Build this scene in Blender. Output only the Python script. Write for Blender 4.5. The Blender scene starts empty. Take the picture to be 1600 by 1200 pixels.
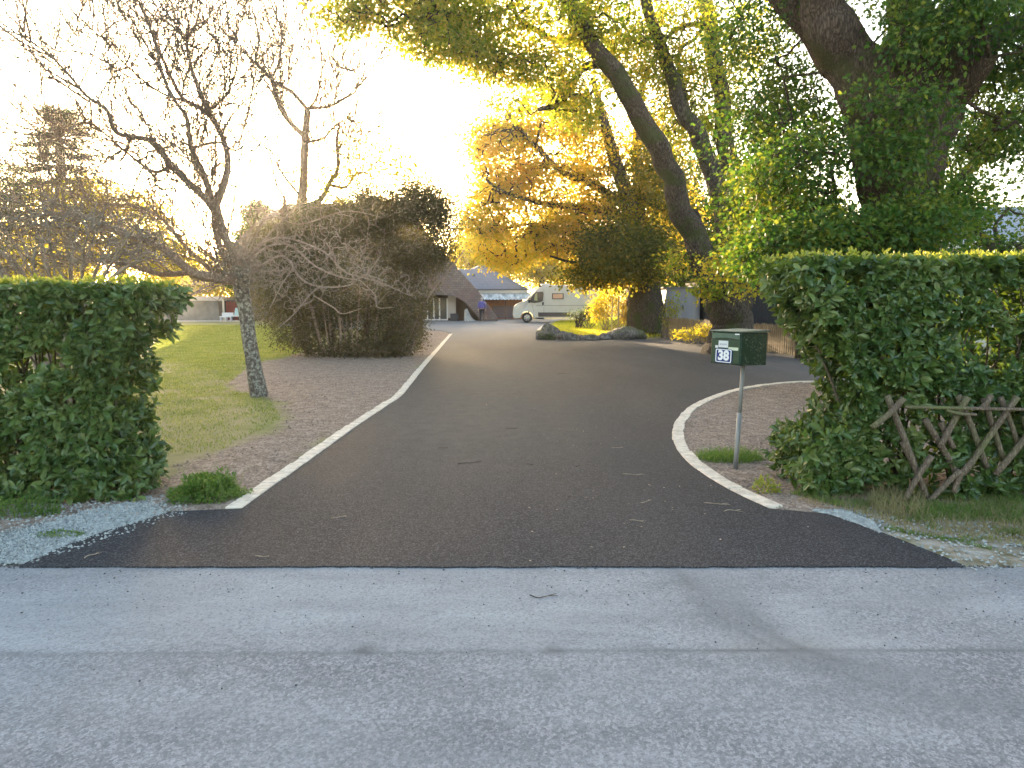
import bpy, bmesh, math, random
import numpy as np
from mathutils import Vector
R = math.radians
S = bpy.context.scene
rng = np.random.default_rng(7)
random.seed(7)

# ------------------------------------------------------------------ camera, sky, sun, exposure
F = 1164.0; CH = 1.6; PITCH = math.atan(132 / F)
cd = bpy.data.cameras.new('camera'); cam = bpy.data.objects.new('camera', cd); S.collection.objects.link(cam); S.camera = cam
cam.location = (0, 0, CH); cam.rotation_euler = (R(90) - PITCH, 0, 0)
cd.sensor_width = 36; cd.lens = 36 * F / 1600; cd.clip_start = 0.05; cd.clip_end = 3000
SUN_AZ, SUN_EL = -17.0, 8.4
w = bpy.data.worlds.new('World'); S.world = w; w.use_nodes = True
sk = w.node_tree.nodes.new('ShaderNodeTexSky'); sk.sky_type = 'NISHITA'; sk.sun_disc = False
sk.sun_elevation = R(SUN_EL); sk.sun_rotation = R(SUN_AZ); sk.air_density = 0.9; sk.dust_density = 2.6; sk.ozone_density = 0.2
w.node_tree.links.new(sk.outputs[0], w.node_tree.nodes['Background'].inputs[0])
w.node_tree.nodes['Background'].inputs[1].default_value = 0.15
sl = bpy.data.lights.new('sun', 'SUN'); sun = bpy.data.objects.new('sun', sl); S.collection.objects.link(sun)
sl.energy = 3.4; sl.angle = R(0.5); sl.color = (1.0, 0.75, 0.47)
sdir = Vector((math.sin(R(SUN_AZ)) * math.cos(R(SUN_EL)), math.cos(R(SUN_AZ)) * math.cos(R(SUN_EL)), math.sin(R(SUN_EL))))
sun.rotation_euler = sdir.to_track_quat('Z', 'Y').to_euler()
S.view_settings.view_transform = 'Standard'; S.view_settings.look = 'None'
S.view_settings.exposure = 2.85; S.view_settings.gamma = 1.0
S.cycles.max_bounces = 8; S.cycles.transparent_max_bounces = 8; S.cycles.sample_clamp_indirect = 6
S.cycles.use_denoising = True

# ------------------------------------------------------------------ geometry helpers
UP = np.array([0, math.sin(PITCH), math.cos(PITCH)]); FW = np.array([0, math.cos(PITCH), -math.sin(PITCH)])
CAM = np.array([0, 0, CH])
def ray(px, py): return FW + (px - 800) / F * np.array([1.0, 0, 0]) + (600 - py) / F * UP
def P(px, py, Y):
    d = ray(px, py); return CAM + d * (Y / d[1])
def G(px, py, z=0.0):
    d = ray(px, py); p = CAM + d * ((z - CH) / d[2]); return p
def nz(v):
    v = np.asarray(v, float); return v / (np.linalg.norm(v, axis=-1, keepdims=True) + 1e-9)
def hsh(a):
    a = np.sin(a) * 43758.5453; return a - np.floor(a)
def vnoise(p):                       # value noise, (n,2|3) -> 0..1
    p = np.asarray(p, float)
    if p.shape[1] == 2: p = np.c_[p, np.zeros(len(p))]
    i = np.floor(p); f = p - i; f = f * f * (3 - 2 * f); r = 0
    for dx in (0, 1):
        for dy in (0, 1):
            for dz in (0, 1):
                q = i + (dx, dy, dz)
                h = hsh(q[:, 0] * 127.1 + q[:, 1] * 311.7 + q[:, 2] * 74.7)
                r = r + h * (f[:, 0] if dx else 1 - f[:, 0]) * (f[:, 1] if dy else 1 - f[:, 1]) * (f[:, 2] if dz else 1 - f[:, 2])
    return r
def fbm(p, o=4):
    p = np.asarray(p, float); r = 0; a = 0.5
    for k in range(o): r = r + a * vnoise(p * (2 ** k) + 17.3 * k); a *= 0.5
    return r
class MB:
    def __init__(s): s.V = []; s.F = []; s.n = 0
    def add(s, V, *Fs):
        V = np.asarray(V, float).reshape(-1, 3)
        for f in Fs:
            f = np.asarray(f, int)
            if f.size: s.F.append(f + s.n)
        s.V.append(V); s.n += len(V); return s
    def box(s, lo, hi, M=None):
        x0, y0, z0 = lo; x1, y1, z1 = hi
        V = np.array([(x0,y0,z0),(x1,y0,z0),(x1,y1,z0),(x0,y1,z0),(x0,y0,z1),(x1,y0,z1),(x1,y1,z1),(x0,y1,z1)], float)
        if M is not None: V = V @ M[0].T + M[1]
        return s.add(V, [(0,3,2,1),(4,5,6,7),(0,1,5,4),(1,2,6,5),(2,3,7,6),(3,0,4,7)])
    def prism(s, poly, y0, y1, T=None):       # polygon in (x,z) extruded along y
        n = len(poly); a = np.array([(x, y0, z) for x, z in poly]); b = np.array([(x, y1, z) for x, z in poly])
        V = np.r_[a, b]
        if T is not None: V = T(V)
        s.add(V, [tuple(range(n))], [tuple(range(2 * n - 1, n - 1, -1))], [(i, i + n, (i + 1) % n + n, (i + 1) % n) for i in range(n)])
        return s
    def tube(s, path, rad, k=8, caps=True, rough=0.0, seed=0):
        path = np.asarray(path, float); n = len(path); rad = np.broadcast_to(np.asarray(rad, float), (n,))
        t = nz(np.gradient(path, axis=0)); u = np.cross(t[0], (0, 0, 1.0))
        if np.linalg.norm(u) < 0.1: u = np.cross(t[0], (1.0, 0, 0))
        u = nz(u); rings = []
        for i in range(n):
            u = nz(u - t[i] * np.dot(u, t[i])); v = np.cross(t[i], u)
            a = np.arange(k) * 2 * math.pi / k
            ring = np.outer(np.cos(a), u) + np.outer(np.sin(a), v); rr = np.full(k, rad[i])
            if rough:
                q = path[i] + ring * rad[i]
                if k >= 28: rr = rr * (1 - 0.045 * np.abs(vnoise(np.c_[np.cos(a) * 9 + seed, np.sin(a) * 9, np.full(k, path[i][2] * 2.4)]) - 0.5) * 2)
                rr = rr * (1 + rough * (vnoise(np.c_[np.cos(a) * 2.2 + seed, np.sin(a) * 2.2, np.full(k, path[i] @ np.array([.4, .4, .8]) * 1.1)]) - 0.5) * 1.6 + rough * 0.7 * (vnoise(q * 5.0 + seed) - 0.5))
            rings.append(path[i] + ring * rr[:, None])
        V = np.concatenate(rings); F4 = []
        for i in range(n - 1):
            a = np.arange(k); b = (a + 1) % k
            F4.append(np.c_[i * k + a, i * k + b, (i + 1) * k + b, (i + 1) * k + a])
        Fs = [np.concatenate(F4)]
        if caps: Fs += [[tuple(range(k))[::-1]], [tuple(range((n - 1) * k, n * k))]]
        return s.add(V, *Fs)
    def segs(s, A, M, B, ra, rm, rb, k=4):    # many 3-point tubes at once
        n = len(A)
        if n == 0: return s
        t = nz(B - A); u = np.cross(t, np.array([0.31, 0.2, 0.93])); u = nz(u); v = np.cross(t, u)
        a = np.arange(k) * 2 * math.pi / k
        ring = u[:, None, :] * np.cos(a)[None, :, None] + v[:, None, :] * np.sin(a)[None, :, None]
        rings = [C[:, None, :] + ring * r[:, None, None] for C, r in ((A, ra), (M, rm), (B, rb))]
        V = np.stack(rings, 1).reshape(-1, 3); b = np.arange(k); c = (b + 1) % k
        f = np.concatenate([np.c_[i * k + b, i * k + c, (i + 1) * k + c, (i + 1) * k + b] for i in range(2)])
        Fa = (np.arange(n) * 3 * k)[:, None, None] + f[None]
        return s.add(V, Fa.reshape(-1, 4))
    def ball(s, c, r, nu=12, nv=8, dis=0.0, seed=0.0, flat=None):
        c = np.asarray(c, float); r = np.broadcast_to(np.asarray(r, float), (3,))
        th = np.linspace(0, math.pi, nv + 1)[1:-1]; ph = np.arange(nu) * 2 * math.pi / nu
        D = [(0, 0, 1)] + [(math.sin(t) * math.cos(p), math.sin(t) * math.sin(p), math.cos(t)) for t in th for p in ph] + [(0, 0, -1)]
        D = np.array(D, float); V = D.copy()
        if dis: V = V * (1 + dis * (fbm(D * 1.6 + seed, 4) - 0.47) * 2)[:, None]
        V = c + V * r
        if flat is not None: V[:, 2] = np.maximum(V[:, 2], flat)
        T = [(0, 1 + i, 1 + (i + 1) % nu) for i in range(nu)]; L = len(D) - 1; b0 = 1 + (nv - 2) * nu
        T += [(L, b0 + (i + 1) % nu, b0 + i) for i in range(nu)]
        Q = [(1 + j * nu + i, 1 + (j + 1) * nu + i, 1 + (j + 1) * nu + (i + 1) % nu, 1 + j * nu + (i + 1) % nu) for j in range(nv - 2) for i in range(nu)]
        return s.add(V, T, Q)
    def build(s, name, m, parent=None, smooth=False):
        V = np.concatenate(s.V) if s.V else np.zeros((0, 3))
        if parent is not None: V = V - np.array(ORG[parent.name])
        else: V = V
        me = bpy.data.meshes.new(name); me.vertices.add(len(V)); me.vertices.foreach_set('co', V.astype(np.float32).ravel())
        loops = np.concatenate([f.ravel() for f in s.F]); tot = np.concatenate([np.full(len(f), f.shape[1]) for f in s.F])
        st = np.concatenate([[0], np.cumsum(tot)[:-1]])
        me.loops.add(len(loops)); me.loops.foreach_set('vertex_index', loops.astype(np.int32))
        me.polygons.add(len(tot)); me.polygons.foreach_set('loop_start', st.astype(np.int32)); me.polygons.foreach_set('loop_total', tot.astype(np.int32))
        me.polygons.foreach_set('use_smooth', np.full(len(tot), bool(smooth)))
        me.update(calc_edges=True); me.validate()
        if m is not None: me.materials.append(m)
        o = bpy.data.objects.new(name, me); S.collection.objects.link(o)
        if parent is not None: o.parent = parent
        ORG[o.name] = ORG[parent.name] if parent is not None else (0, 0, 0)
        return o
ORG = {}
def tag(o, label, cat, group=None, kind=None):
    if label: o['label'] = label
    if cat: o['category'] = cat
    if group: o['group'] = group
    if kind: o['kind'] = kind
    return o
def thing(name, label, cat, loc=(0, 0, 0), group=None):
    o = bpy.data.objects.new(name, None); S.collection.objects.link(o); o.location = tuple(float(v) for v in loc)
    ORG[o.name] = tuple(float(v) for v in loc); o.empty_display_size = 0.2
    return tag(o, label, cat, group)
def struct(o): o['kind'] = 'structure'; return o
def copy_tree(o, parent=None):
    c = o.copy(); S.collection.objects.link(c); ORG[c.name] = ORG[o.name]
    if parent is not None: c.parent = parent
    for ch in list(o.children): copy_tree(ch, c)
    return c
def spline(pts, n):                                   # Catmull-Rom resample, any dimension
    p = np.asarray(pts, float); p = np.r_[[2 * p[0] - p[1]], p, [2 * p[-1] - p[-2]]]; m = len(p) - 3; out = []
    for t in np.linspace(0, m - 1e-6, n):
        i = int(t); f = t - i; a, b, c, d = p[i:i + 4]
        out.append(0.5 * (2 * b + (c - a) * f + (2 * a - 5 * b + 4 * c - d) * f * f + (3 * b - a - 3 * c + d) * f ** 3))
    return np.array(out)

# ------------------------------------------------------------------ material helpers
def newmat(name):
    m = bpy.data.materials.new(name); m.use_nodes = True; nt = m.node_tree
    return m, nt, nt.nodes['Principled BSDF'], nt.nodes['Material Output']
def ramp(nt, fac, stops):
    r = nt.nodes.new('ShaderNodeValToRGB'); e = r.color_ramp.elements
    while len(e) < len(stops): e.new(0.5)
    for i, (p, c) in enumerate(stops): e[i].position = p; e[i].color = (c[0], c[1], c[2], 1)
    nt.links.new(fac, r.inputs[0]); return r.outputs[0]
def coords(nt, scale=(1, 1, 1)):
    g = nt.nodes.new('ShaderNodeNewGeometry'); mp = nt.nodes.new('ShaderNodeMapping'); mp.inputs['Scale'].default_value = scale
    nt.links.new(g.outputs['Position'], mp.inputs[0]); return mp.outputs[0]
def noise(nt, co, sc, det=4, rough=0.55, dist=0.0):
    n = nt.nodes.new('ShaderNodeTexNoise'); n.inputs['Scale'].default_value = sc; n.inputs['Detail'].default_value = det
    n.inputs['Roughness'].default_value = rough; n.inputs['Distortion'].default_value = dist; nt.links.new(co, n.inputs['Vector']); return n.outputs[0]
def voro(nt, co, sc, out='Distance', feature='F1'):
    n = nt.nodes.new('ShaderNodeTexVoronoi'); n.inputs['Scale'].default_value = sc; n.feature = feature; nt.links.new(co, n.inputs['Vector']); return n.outputs[out]
def mix(nt, fac, a, b, mode='MIX'):
    n = nt.nodes.new('ShaderNodeMix'); n.data_type = 'RGBA'; n.blend_type = mode
    for s, v in ((0, fac), (6, a), (7, b)):
        if isinstance(v, (int, float)): n.inputs[s].default_value = v
        elif isinstance(v, tuple): n.inputs[s].default_value = (*v, 1)
        else: nt.links.new(v, n.inputs[s])
    return n.outputs[2]
def mth(nt, op, a, b=0.0, c=None):
    n = nt.nodes.new('ShaderNodeMath'); n.operation = op
    for s, v in ((0, a), (1, b)) + (((2, c),) if c is not None else ()):
        if isinstance(v, (int, float)): n.inputs[s].default_value = v
        else: nt.links.new(v, n.inputs[s])
    return n.outputs[0]
def bump(nt, bsdf, h, strength=0.5, dist=0.02):
    b = nt.nodes.new('ShaderNodeBump'); b.inputs['Strength'].default_value = strength; b.inputs['Distance'].default_value = dist
    nt.links.new(h, b.inputs['Height']); nt.links.new(b.outputs[0], bsdf.inputs['Normal']); return b
def simple(name, c1, c2=None, sc=8, rough=0.7, bs=0.3, bd=0.01, metal=0.0, stretch=(1, 1, 1), det=5):
    m, nt, b, o = newmat(name); c2 = c2 or tuple(v * 0.7 for v in c1)
    co = coords(nt, stretch); n = noise(nt, co, sc, det)
    col = ramp(nt, n, [(0.3, c2), (0.7, c1)]); nt.links.new(col, b.inputs['Base Color'])
    b.inputs['Roughness'].default_value = rough; b.inputs['Metallic'].default_value = metal
    if bs: bump(nt, b, noise(nt, co, sc * 4, det), bs, bd)
    return m
def leafmat(name, cols, trans, tfac=0.45, rough=0.5, spec=0.4, patch=0.6):
    m, nt, b, o = newmat(name); g = nt.nodes.new('ShaderNodeNewGeometry')
    co = coords(nt); big = noise(nt, co, patch, 2)
    v = mth(nt, 'ADD', mth(nt, 'MULTIPLY', g.outputs['Random Per Island'], 0.62), mth(nt, 'MULTIPLY', mth(nt, 'SUBTRACT', big, 0.3), 0.9))
    k = len(cols); col = ramp(nt, v, [(0.08 + 0.84 * i / (k - 1), c) for i, c in enumerate(cols)])
    k = len(trans); tcol = ramp(nt, v, [(0.08 + 0.84 * i / max(k - 1, 1), c) for i, c in enumerate(trans)])
    nt.links.new(col, b.inputs['Base Color']); b.inputs['Roughness'].default_value = rough
    b.inputs['Specular IOR Level'].default_value = spec
    t = nt.nodes.new('ShaderNodeBsdfTranslucent'); nt.links.new(tcol, t.inputs[0])
    mx = nt.nodes.new('ShaderNodeMixShader'); mx.inputs[0].default_value = tfac
    nt.links.new(b.outputs[0], mx.inputs[1]); nt.links.new(t.outputs[0], mx.inputs[2]); nt.links.new(mx.outputs[0], o.inputs[0])
    return m
def barkmat(name, c1, c2, lich=None, lamt=0.5, sc=1.0, green=None, bs=1.0):
    m, nt, b, o = newmat(name); co = coords(nt, (1, 1, 0.22)); co1 = coords(nt)
    nn = nt.nodes.new('ShaderNodeTexNoise'); nn.inputs['Scale'].default_value = 9 * sc; nn.inputs['Detail'].default_value = 3; nt.links.new(co, nn.inputs['Vector'])
    va = nt.nodes.new('ShaderNodeVectorMath'); va.operation = 'MULTIPLY_ADD'; nt.links.new(nn.outputs['Color'], va.inputs[0]); va.inputs[1].default_value = (0.14 / sc,) * 3; nt.links.new(co, va.inputs[2])
    vd = voro(nt, va.outputs[0], 17 * sc, 'Distance', 'DISTANCE_TO_EDGE'); v = ramp(nt, vd, [(0.0, (0.1, 0.1, 0.1)), (0.3, (1, 1, 1))]); n = noise(nt, co, 22 * sc, 6, 0.7, 0.3)
    h = mth(nt, 'ADD', mth(nt, 'MULTIPLY', v, 0.5), mth(nt, 'MULTIPLY', n, 0.75))
    col = ramp(nt, h, [(0.3, c2), (0.9, c1)])
    if lich:
        ln = noise(nt, co1, 9 * sc, 6, 0.7); f = ramp(nt, ln, [(lamt - 0.03, (0, 0, 0)), (lamt + 0.09, (0.9, 0.9, 0.9))]); col = mix(nt, f, col, lich)
    if green:
        gn = noise(nt, co1, 1.6, 3); f = ramp(nt, gn, [(0.5, (0, 0, 0)), (0.62, (0.7, 0.7, 0.7))]); col = mix(nt, f, col, green)
    nt.links.new(col, b.inputs['Base Color']); b.inputs['Roughness'].default_value = 0.9; b.inputs['Specular IOR Level'].default_value = 0.15
    bump(nt, b, h, bs, 0.03); return m
def plain(name, c, rough=0.5, metal=0.0, spec=0.5):
    m, nt, b, o = newmat(name); co = coords(nt); n = noise(nt, co, 20, 3)
    col = ramp(nt, n, [(0.3, tuple(v * 0.9 for v in c)), (0.7, c)]); nt.links.new(col, b.inputs['Base Color'])
    b.inputs['Roughness'].default_value = rough; b.inputs['Metallic'].default_value = metal; b.inputs['Specular IOR Level'].default_value = spec
    return m

# --- leaf colours
M_LAUREL = leafmat('laurel_leaf', [(0.028, 0.060, 0.015), (0.062, 0.115, 0.028), (0.11, 0.165, 0.042), (0.20, 0.23, 0.075)], [(0.05, 0.12, 0.01), (0.22, 0.30, 0.03)], 0.28, 0.34, 0.55, 1.2)
M_LAUREL_NEW = leafmat('laurel_shoot', [(0.09, 0.15, 0.03), (0.16, 0.22, 0.05), (0.24, 0.26, 0.06)], [(0.35, 0.42, 0.04), (0.6, 0.55, 0.06)], 0.45, 0.4, 0.5, 1.2)
M_OAKG = leafmat('oak_leaf_green', [(0.022, 0.058, 0.010), (0.045, 0.105, 0.016), (0.085, 0.155, 0.024), (0.20, 0.21, 0.03)], [(0.04, 0.13, 0.010), (0.11, 0.22, 0.016), (0.42, 0.40, 0.03)], 0.42, 0.5, 0.35, 0.7)
M_OAKY = leafmat('oak_leaf_spring', [(0.03, 0.07, 0.010), (0.07, 0.12, 0.015), (0.16, 0.18, 0.02), (0.30, 0.20, 0.03)], [(0.20, 0.34, 0.02), (0.48, 0.52, 0.03), (0.9, 0.62, 0.05)], 0.58, 0.55, 0.3, 1.1)
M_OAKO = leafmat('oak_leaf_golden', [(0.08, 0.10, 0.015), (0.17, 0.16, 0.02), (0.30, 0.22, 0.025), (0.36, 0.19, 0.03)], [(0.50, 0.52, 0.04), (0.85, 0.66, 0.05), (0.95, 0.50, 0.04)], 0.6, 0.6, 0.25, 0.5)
M_OAK_SHADED = leafmat('oak_leaf_olive', [(0.025, 0.04, 0.008), (0.05, 0.065, 0.012), (0.10, 0.10, 0.015), (0.20, 0.13, 0.02)], [(0.10, 0.15, 0.012), (0.28, 0.28, 0.02), (0.6, 0.4, 0.03)], 0.45, 0.55, 0.25, 0.6)  # darker copy of the golden oak leaf, shade put into its colour
M_BUSH = leafmat('bush_leaf', [(0.034, 0.036, 0.018), (0.06, 0.058, 0.026), (0.095, 0.078, 0.035), (0.13, 0.078, 0.042)], [(0.10, 0.11, 0.02), (0.28, 0.22, 0.04)], 0.3, 0.5, 0.4, 0.8)  # leaf colours warmed, the reddish tint of the glare put into them
M_FARY = leafmat('far_leaf_yellow', [(0.10, 0.13, 0.015), (0.22, 0.20, 0.02), (0.34, 0.24, 0.02)], [(0.45, 0.45, 0.03), (0.85, 0.62, 0.04)], 0.55, 0.6, 0.2, 0.4)
M_FARG = leafmat('far_leaf_dark', [(0.02, 0.045, 0.010), (0.04, 0.07, 0.015), (0.08, 0.10, 0.02)], [(0.08, 0.14, 0.015), (0.25, 0.28, 0.03)], 0.4, 0.6, 0.25, 0.4)
M_CEDAR = leafmat('cedar_needle', [(0.015, 0.035, 0.015), (0.03, 0.06, 0.025), (0.06, 0.09, 0.035)], [(0.10, 0.14, 0.05), (0.25, 0.25, 0.08)], 0.3, 0.6, 0.2, 0.4)
M_GRASS = leafmat('grass_blade', [(0.11, 0.15, 0.035), (0.18, 0.22, 0.06), (0.28, 0.28, 0.10), (0.40, 0.35, 0.18)], [(0.16, 0.26, 0.03), (0.5, 0.5, 0.08)], 0.4, 0.55, 0.25, 1.5)
M_WEED = leafmat('weed_leaf', [(0.05, 0.10, 0.02), (0.10, 0.17, 0.035), (0.19, 0.24, 0.07)], [(0.12, 0.28, 0.03), (0.3, 0.42, 0.06)], 0.4, 0.5, 0.3, 3.0)
M_DRY = leafmat('dry_blade', [(0.20, 0.15, 0.08), (0.30, 0.24, 0.13), (0.22, 0.24, 0.09)], [(0.3, 0.25, 0.1), (0.5, 0.42, 0.2)], 0.3, 0.7, 0.2, 2.0)
# --- bark
B_OAK = barkmat('oak_bark', (0.115, 0.09, 0.07), (0.014, 0.010, 0.008), (0.18, 0.18, 0.13), 0.60, 1.4, (0.05, 0.065, 0.015))
B_OAK2 = barkmat('old_oak_bark', (0.15, 0.105, 0.078), (0.02, 0.013, 0.010), None, 0.6, 1.5, (0.06, 0.06, 0.02), 1.0)
B_LICH = barkmat('lichen_bark', (0.20, 0.165, 0.135), (0.075, 0.058, 0.045), (0.40, 0.39, 0.32), 0.50, 1.9)
B_BARE = barkmat('bare_bark', (0.40, 0.30, 0.23), (0.19, 0.14, 0.105), (0.46, 0.41, 0.34), 0.60, 2.0)
B_TWIG = simple('pale_twig', (0.33, 0.25, 0.19), (0.17, 0.12, 0.09), 20, 0.8, 0.3)
B_GREY = simple('grey_twig', (0.30, 0.25, 0.19), (0.12, 0.09, 0.07), 12, 0.85, 0.3)
B_DARK = simple('dark_bark', (0.10, 0.075, 0.055), (0.035, 0.025, 0.02), 12, 0.9, 0.4)

# ------------------------------------------------------------------ leaves
TPL = {
 'diamond': (np.array([(0, 0, 0), (0.5, 0.5, 0.08), (1, 0, -0.02), (0.5, -0.5, 0.08)]), [np.array([(0, 1, 2, 3)])]),
 'laurel': (np.array([(0, 0, 0), (0.35, 0, -0.03), (0.72, 0, -0.05), (1, 0, -0.14), (0.28, 0.5, 0.07), (0.7, 0.47, 0.04), (0.28, -0.5, 0.07), (0.7, -0.47, 0.04)]),
            [np.array([(0, 1, 4), (0, 6, 1), (2, 3, 5), (2, 7, 3)]), np.array([(1, 2, 5, 4), (1, 6, 7, 2)])]),
 'oak': (np.array([(0, 0, 0), (0.2, 0.16, 0.02), (0.3, 0.42, 0.05), (0.45, 0.22, 0.02), (0.62, 0.5, 0.05), (0.75, 0.2, 0), (1, 0.0, -0.05), (0.75, -0.2, 0), (0.62, -0.5, 0.05), (0.45, -0.22, 0.02), (0.3, -0.42, 0.05), (0.2, -0.16, 0.02)]),
         [np.array([(0, 1, 2, 3), (3, 4, 5, 6), (6, 7, 8, 9), (9, 10, 11, 0)]), np.array([(0, 3, 6, 9)])]),
 'round': (np.array([(0, 0, 0), (0.3, 0.45, 0.05), (0.8, 0.4, 0.04), (1, 0, -0.03), (0.8, -0.4, 0.04), (0.3, -0.45, 0.05)]), [np.array([(0, 1, 2, 3), (0, 3, 4, 5)])]),
}
def leaves(mb, C, A, N, L, W, kind='diamond'):
    n = len(C)
    if n == 0: return
    A = nz(A); Sd = nz(np.cross(A, N)); N = np.cross(Sd, A); T, Fs = TPL[kind]; k = len(T)
    L = np.broadcast_to(L, (n,)); W = np.broadcast_to(W, (n,))
    V = C[:, None] + A[:, None] * (T[None, :, 0:1] * L[:, None, None]) + Sd[:, None] * (T[None, :, 1:2] * W[:, None, None]) + N[:, None] * (T[None, :, 2:3] * L[:, None, None])
    mb.add(V.reshape(-1, 3), *[((np.arange(n) * k)[:, None, None] + f[None]).reshape(-1, f.shape[1]) for f in Fs])
def rand_dirs(n): return nz(rng.normal(size=(n, 3)))
def leaf_clusters(mb, C, per, spread, L, W, kind, droop=0.35, flat=0.7):
    n = len(C) * per; c = np.repeat(C, per, 0); off = rng.normal(size=(n, 3)) * spread * np.array([1, 1, flat])
    A = nz(nz(off) + rand_dirs(n) * 0.8 + np.array([0, 0, -droop])); N = nz(rand_dirs(n) * 0.9 + np.array([0, 0, 0.8]))
    s = rng.uniform(0.65, 1.25, n); leaves(mb, c + off, A, N, L * s, W * s, kind)
def blob_points(blobs, shell=0.5):
    out = []
    for px, py, Y, rx, ry, ry_m, n in blobs:
        s = Y / F; d = rand_dirs(n); r = rng.uniform(0, 1, n) ** (1 / 3.0); r = r * (1 - shell) + shell * (0.72 + 0.28 * rng.uniform(0, 1, n))
        r = np.minimum(r, rng.uniform(0.3, 1.1, n).clip(0.6, 1)); c = P(px, py, Y)
        out.append(c + d * r[:, None] * np.array([rx * s, ry_m, ry * s]))
    return np.concatenate(out)
def mst(mb, skel, pts, r0=0.006, rmax=0.09, wob=0.12, k=4, expo=0.5, bias=0.0):
    skel = np.asarray(skel); n = len(pts)
    d0 = np.array([np.min(np.linalg.norm(skel - p, axis=1)) for p in pts]); order = np.argsort(d0); pts = pts[order]
    allp = np.r_[skel, pts]; ns = len(skel); par = np.zeros(n, int); depth = np.zeros(ns + n)
    for i in range(n):
        q = allp[:ns + i]; d = np.linalg.norm(q - pts[i], axis=1) + bias * depth[:ns + i]
        j = int(np.argmin(d)); par[i] = j; depth[ns + i] = depth[j] + np.linalg.norm(allp[j] - pts[i])
    cnt = np.ones(n)
    for i in range(n - 1, -1, -1):
        if par[i] >= ns: cnt[par[i] - ns] += cnt[i]
    rb = np.minimum(r0 * cnt ** expo, rmax); pr = np.where(par >= ns, rb[np.maximum(par - ns, 0)], rb * 1.25)
    ra = np.minimum(pr, rb * 1.5); A = allp[par]; B = pts; ln = np.linalg.norm(B - A, axis=1)
    M = (A + B) / 2 + rng.normal(size=(n, 3)) * (ln * wob)[:, None]
    mb.segs(A, M, B, ra, (ra + rb) / 2, rb, k); return pts
def limb(mb, pxs, Y, r, dY=0.0, n=None, k=10, rough=0.12, sub=None):
    """limb drawn as points (px, py[, dY]) at distance Y; returns path points"""
    q = np.array([P(p[0], p[1], Y + dY * i / max(len(pxs) - 1, 1) + (p[2] if len(p) > 2 else 0)) for i, p in enumerate(pxs)])
    n = n or len(pxs) * (12 if k >= 28 else 6); path = spline(q, n); rr = spline(np.array(r, float)[:, None], n)[:, 0] if len(r) == len(pxs) else np.interp(np.linspace(0, 1, n), np.linspace(0, 1, len(r)), r)
    sd = rng.uniform(0, 90); u = np.linspace(0, n * 0.13, n); wv = np.stack([vnoise(np.c_[u + sd, np.full(n, c_ * 7.7)]) - 0.5 for c_ in (0, 1, 2)], 1); path[1:] += wv[1:] * rr[1:, None] * 0.55; mb.tube(path, rr, k, True, rough, rng.uniform(0, 50)); return path

# ------------------------------------------------------------------ ground
def poly_sd(poly, X):                                 # signed distance, >0 inside
    poly = np.asarray(poly)[:, :2]; n = len(poly); d = np.full(len(X), 1e9); ins = np.zeros(len(X), bool)
    for i in range(n):
        a = poly[i]; b = poly[(i + 1) % n]; e = b - a; t = np.clip(((X - a) @ e) / (e @ e + 1e-12), 0, 1)
        d = np.minimum(d, np.linalg.norm(X - a - t[:, None] * e, axis=1))
        c = ((a[1] > X[:, 1]) != (b[1] > X[:, 1])); xx = (b[0] - a[0]) * (X[:, 1] - a[1]) / (b[1] - a[1] + 1e-12) + a[0]
        ins ^= c & (X[:, 0] < xx)
    return np.where(ins, d, -d)
GP = lambda pts: np.array([G(*p)[:2] for p in pts])
KL = [(377, 797), (418, 768), (460, 738), (510, 702), (560, 666), (604, 636), (628, 619), (646, 597), (667, 570), (688, 545), (707, 522)]
KR = [(1330, 597), (1250, 597), (1200, 601), (1150, 609), (1105, 623), (1076, 638), (1058, 656), (1050, 680), (1058, 704), (1078, 727), (1110, 750), (1150, 773), (1202, 797)]
kl = spline(GP(KL), 60); kr = spline(GP(KR), 80)
ROAD_Y = float(G(800, 887)[1])
drive_poly = np.r_[GP([(45, 879), (95, 858), (160, 834), (265, 802)]), kl, GP([(690, 517), (640, 515), (560, 514), (480, 513), (440, 508), (440, 501)]), [[-14, 62], [10, 62]], GP([(935, 501), (870, 506), (838, 515), (841, 526), (852, 532), (900, 532), (960, 531), (1010, 530), (1040, 528), (1110, 533), (1230, 556), (1400, 580)]), kr, GP([(1300, 806), (1400, 843), (1480, 875), (1516, 892)])]
drive_poly[-1][1] = ROAD_Y; drive_poly[0][1] = ROAD_Y
soilL = np.r_[GP([(377, 797), (265, 805), (160, 840), (45, 885), (-900, 900), (-900, 770), (250, 745), (285, 722), (345, 712), (400, 690), (450, 655), (440, 628), (405, 618), (355, 612), (345, 596), (395, 570), (440, 560), (500, 545), (590, 530), (640, 517), (700, 515)]), kl[::-1]]
gravL = GP([(-900, 900), (45, 882), (160, 836), (262, 804), (235, 783), (160, 793), (60, 822), (-50, 850), (-900, 860)])
soilR = np.r_[kr, GP([(1300, 812), (1330, 796), (1400, 790), (1900, 800), (1900, 740), (1500, 620)])]
verge = np.r_[GP([(1205, 797), (1300, 806), (1400, 843), (1516, 892), (2600, 900), (2600, 770), (1500, 775), (1300, 782)])]
gravR = GP([(1268, 800), (1300, 807), (1345, 823), (1375, 835), (1365, 818), (1320, 800)])
nbr = np.array([(7.2, 20), (6.4, 33), (12, 60), (80, 60), (80, 4), (9, 8)])
xs = np.unique(np.r_[np.linspace(-900, -60, 12), np.linspace(-60, -16, 30), np.linspace(-16, -9, 60), np.arange(-9, 9, 0.06), np.linspace(9, 16, 60), np.linspace(16, 60, 30), np.linspace(60, 900, 12)])
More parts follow.
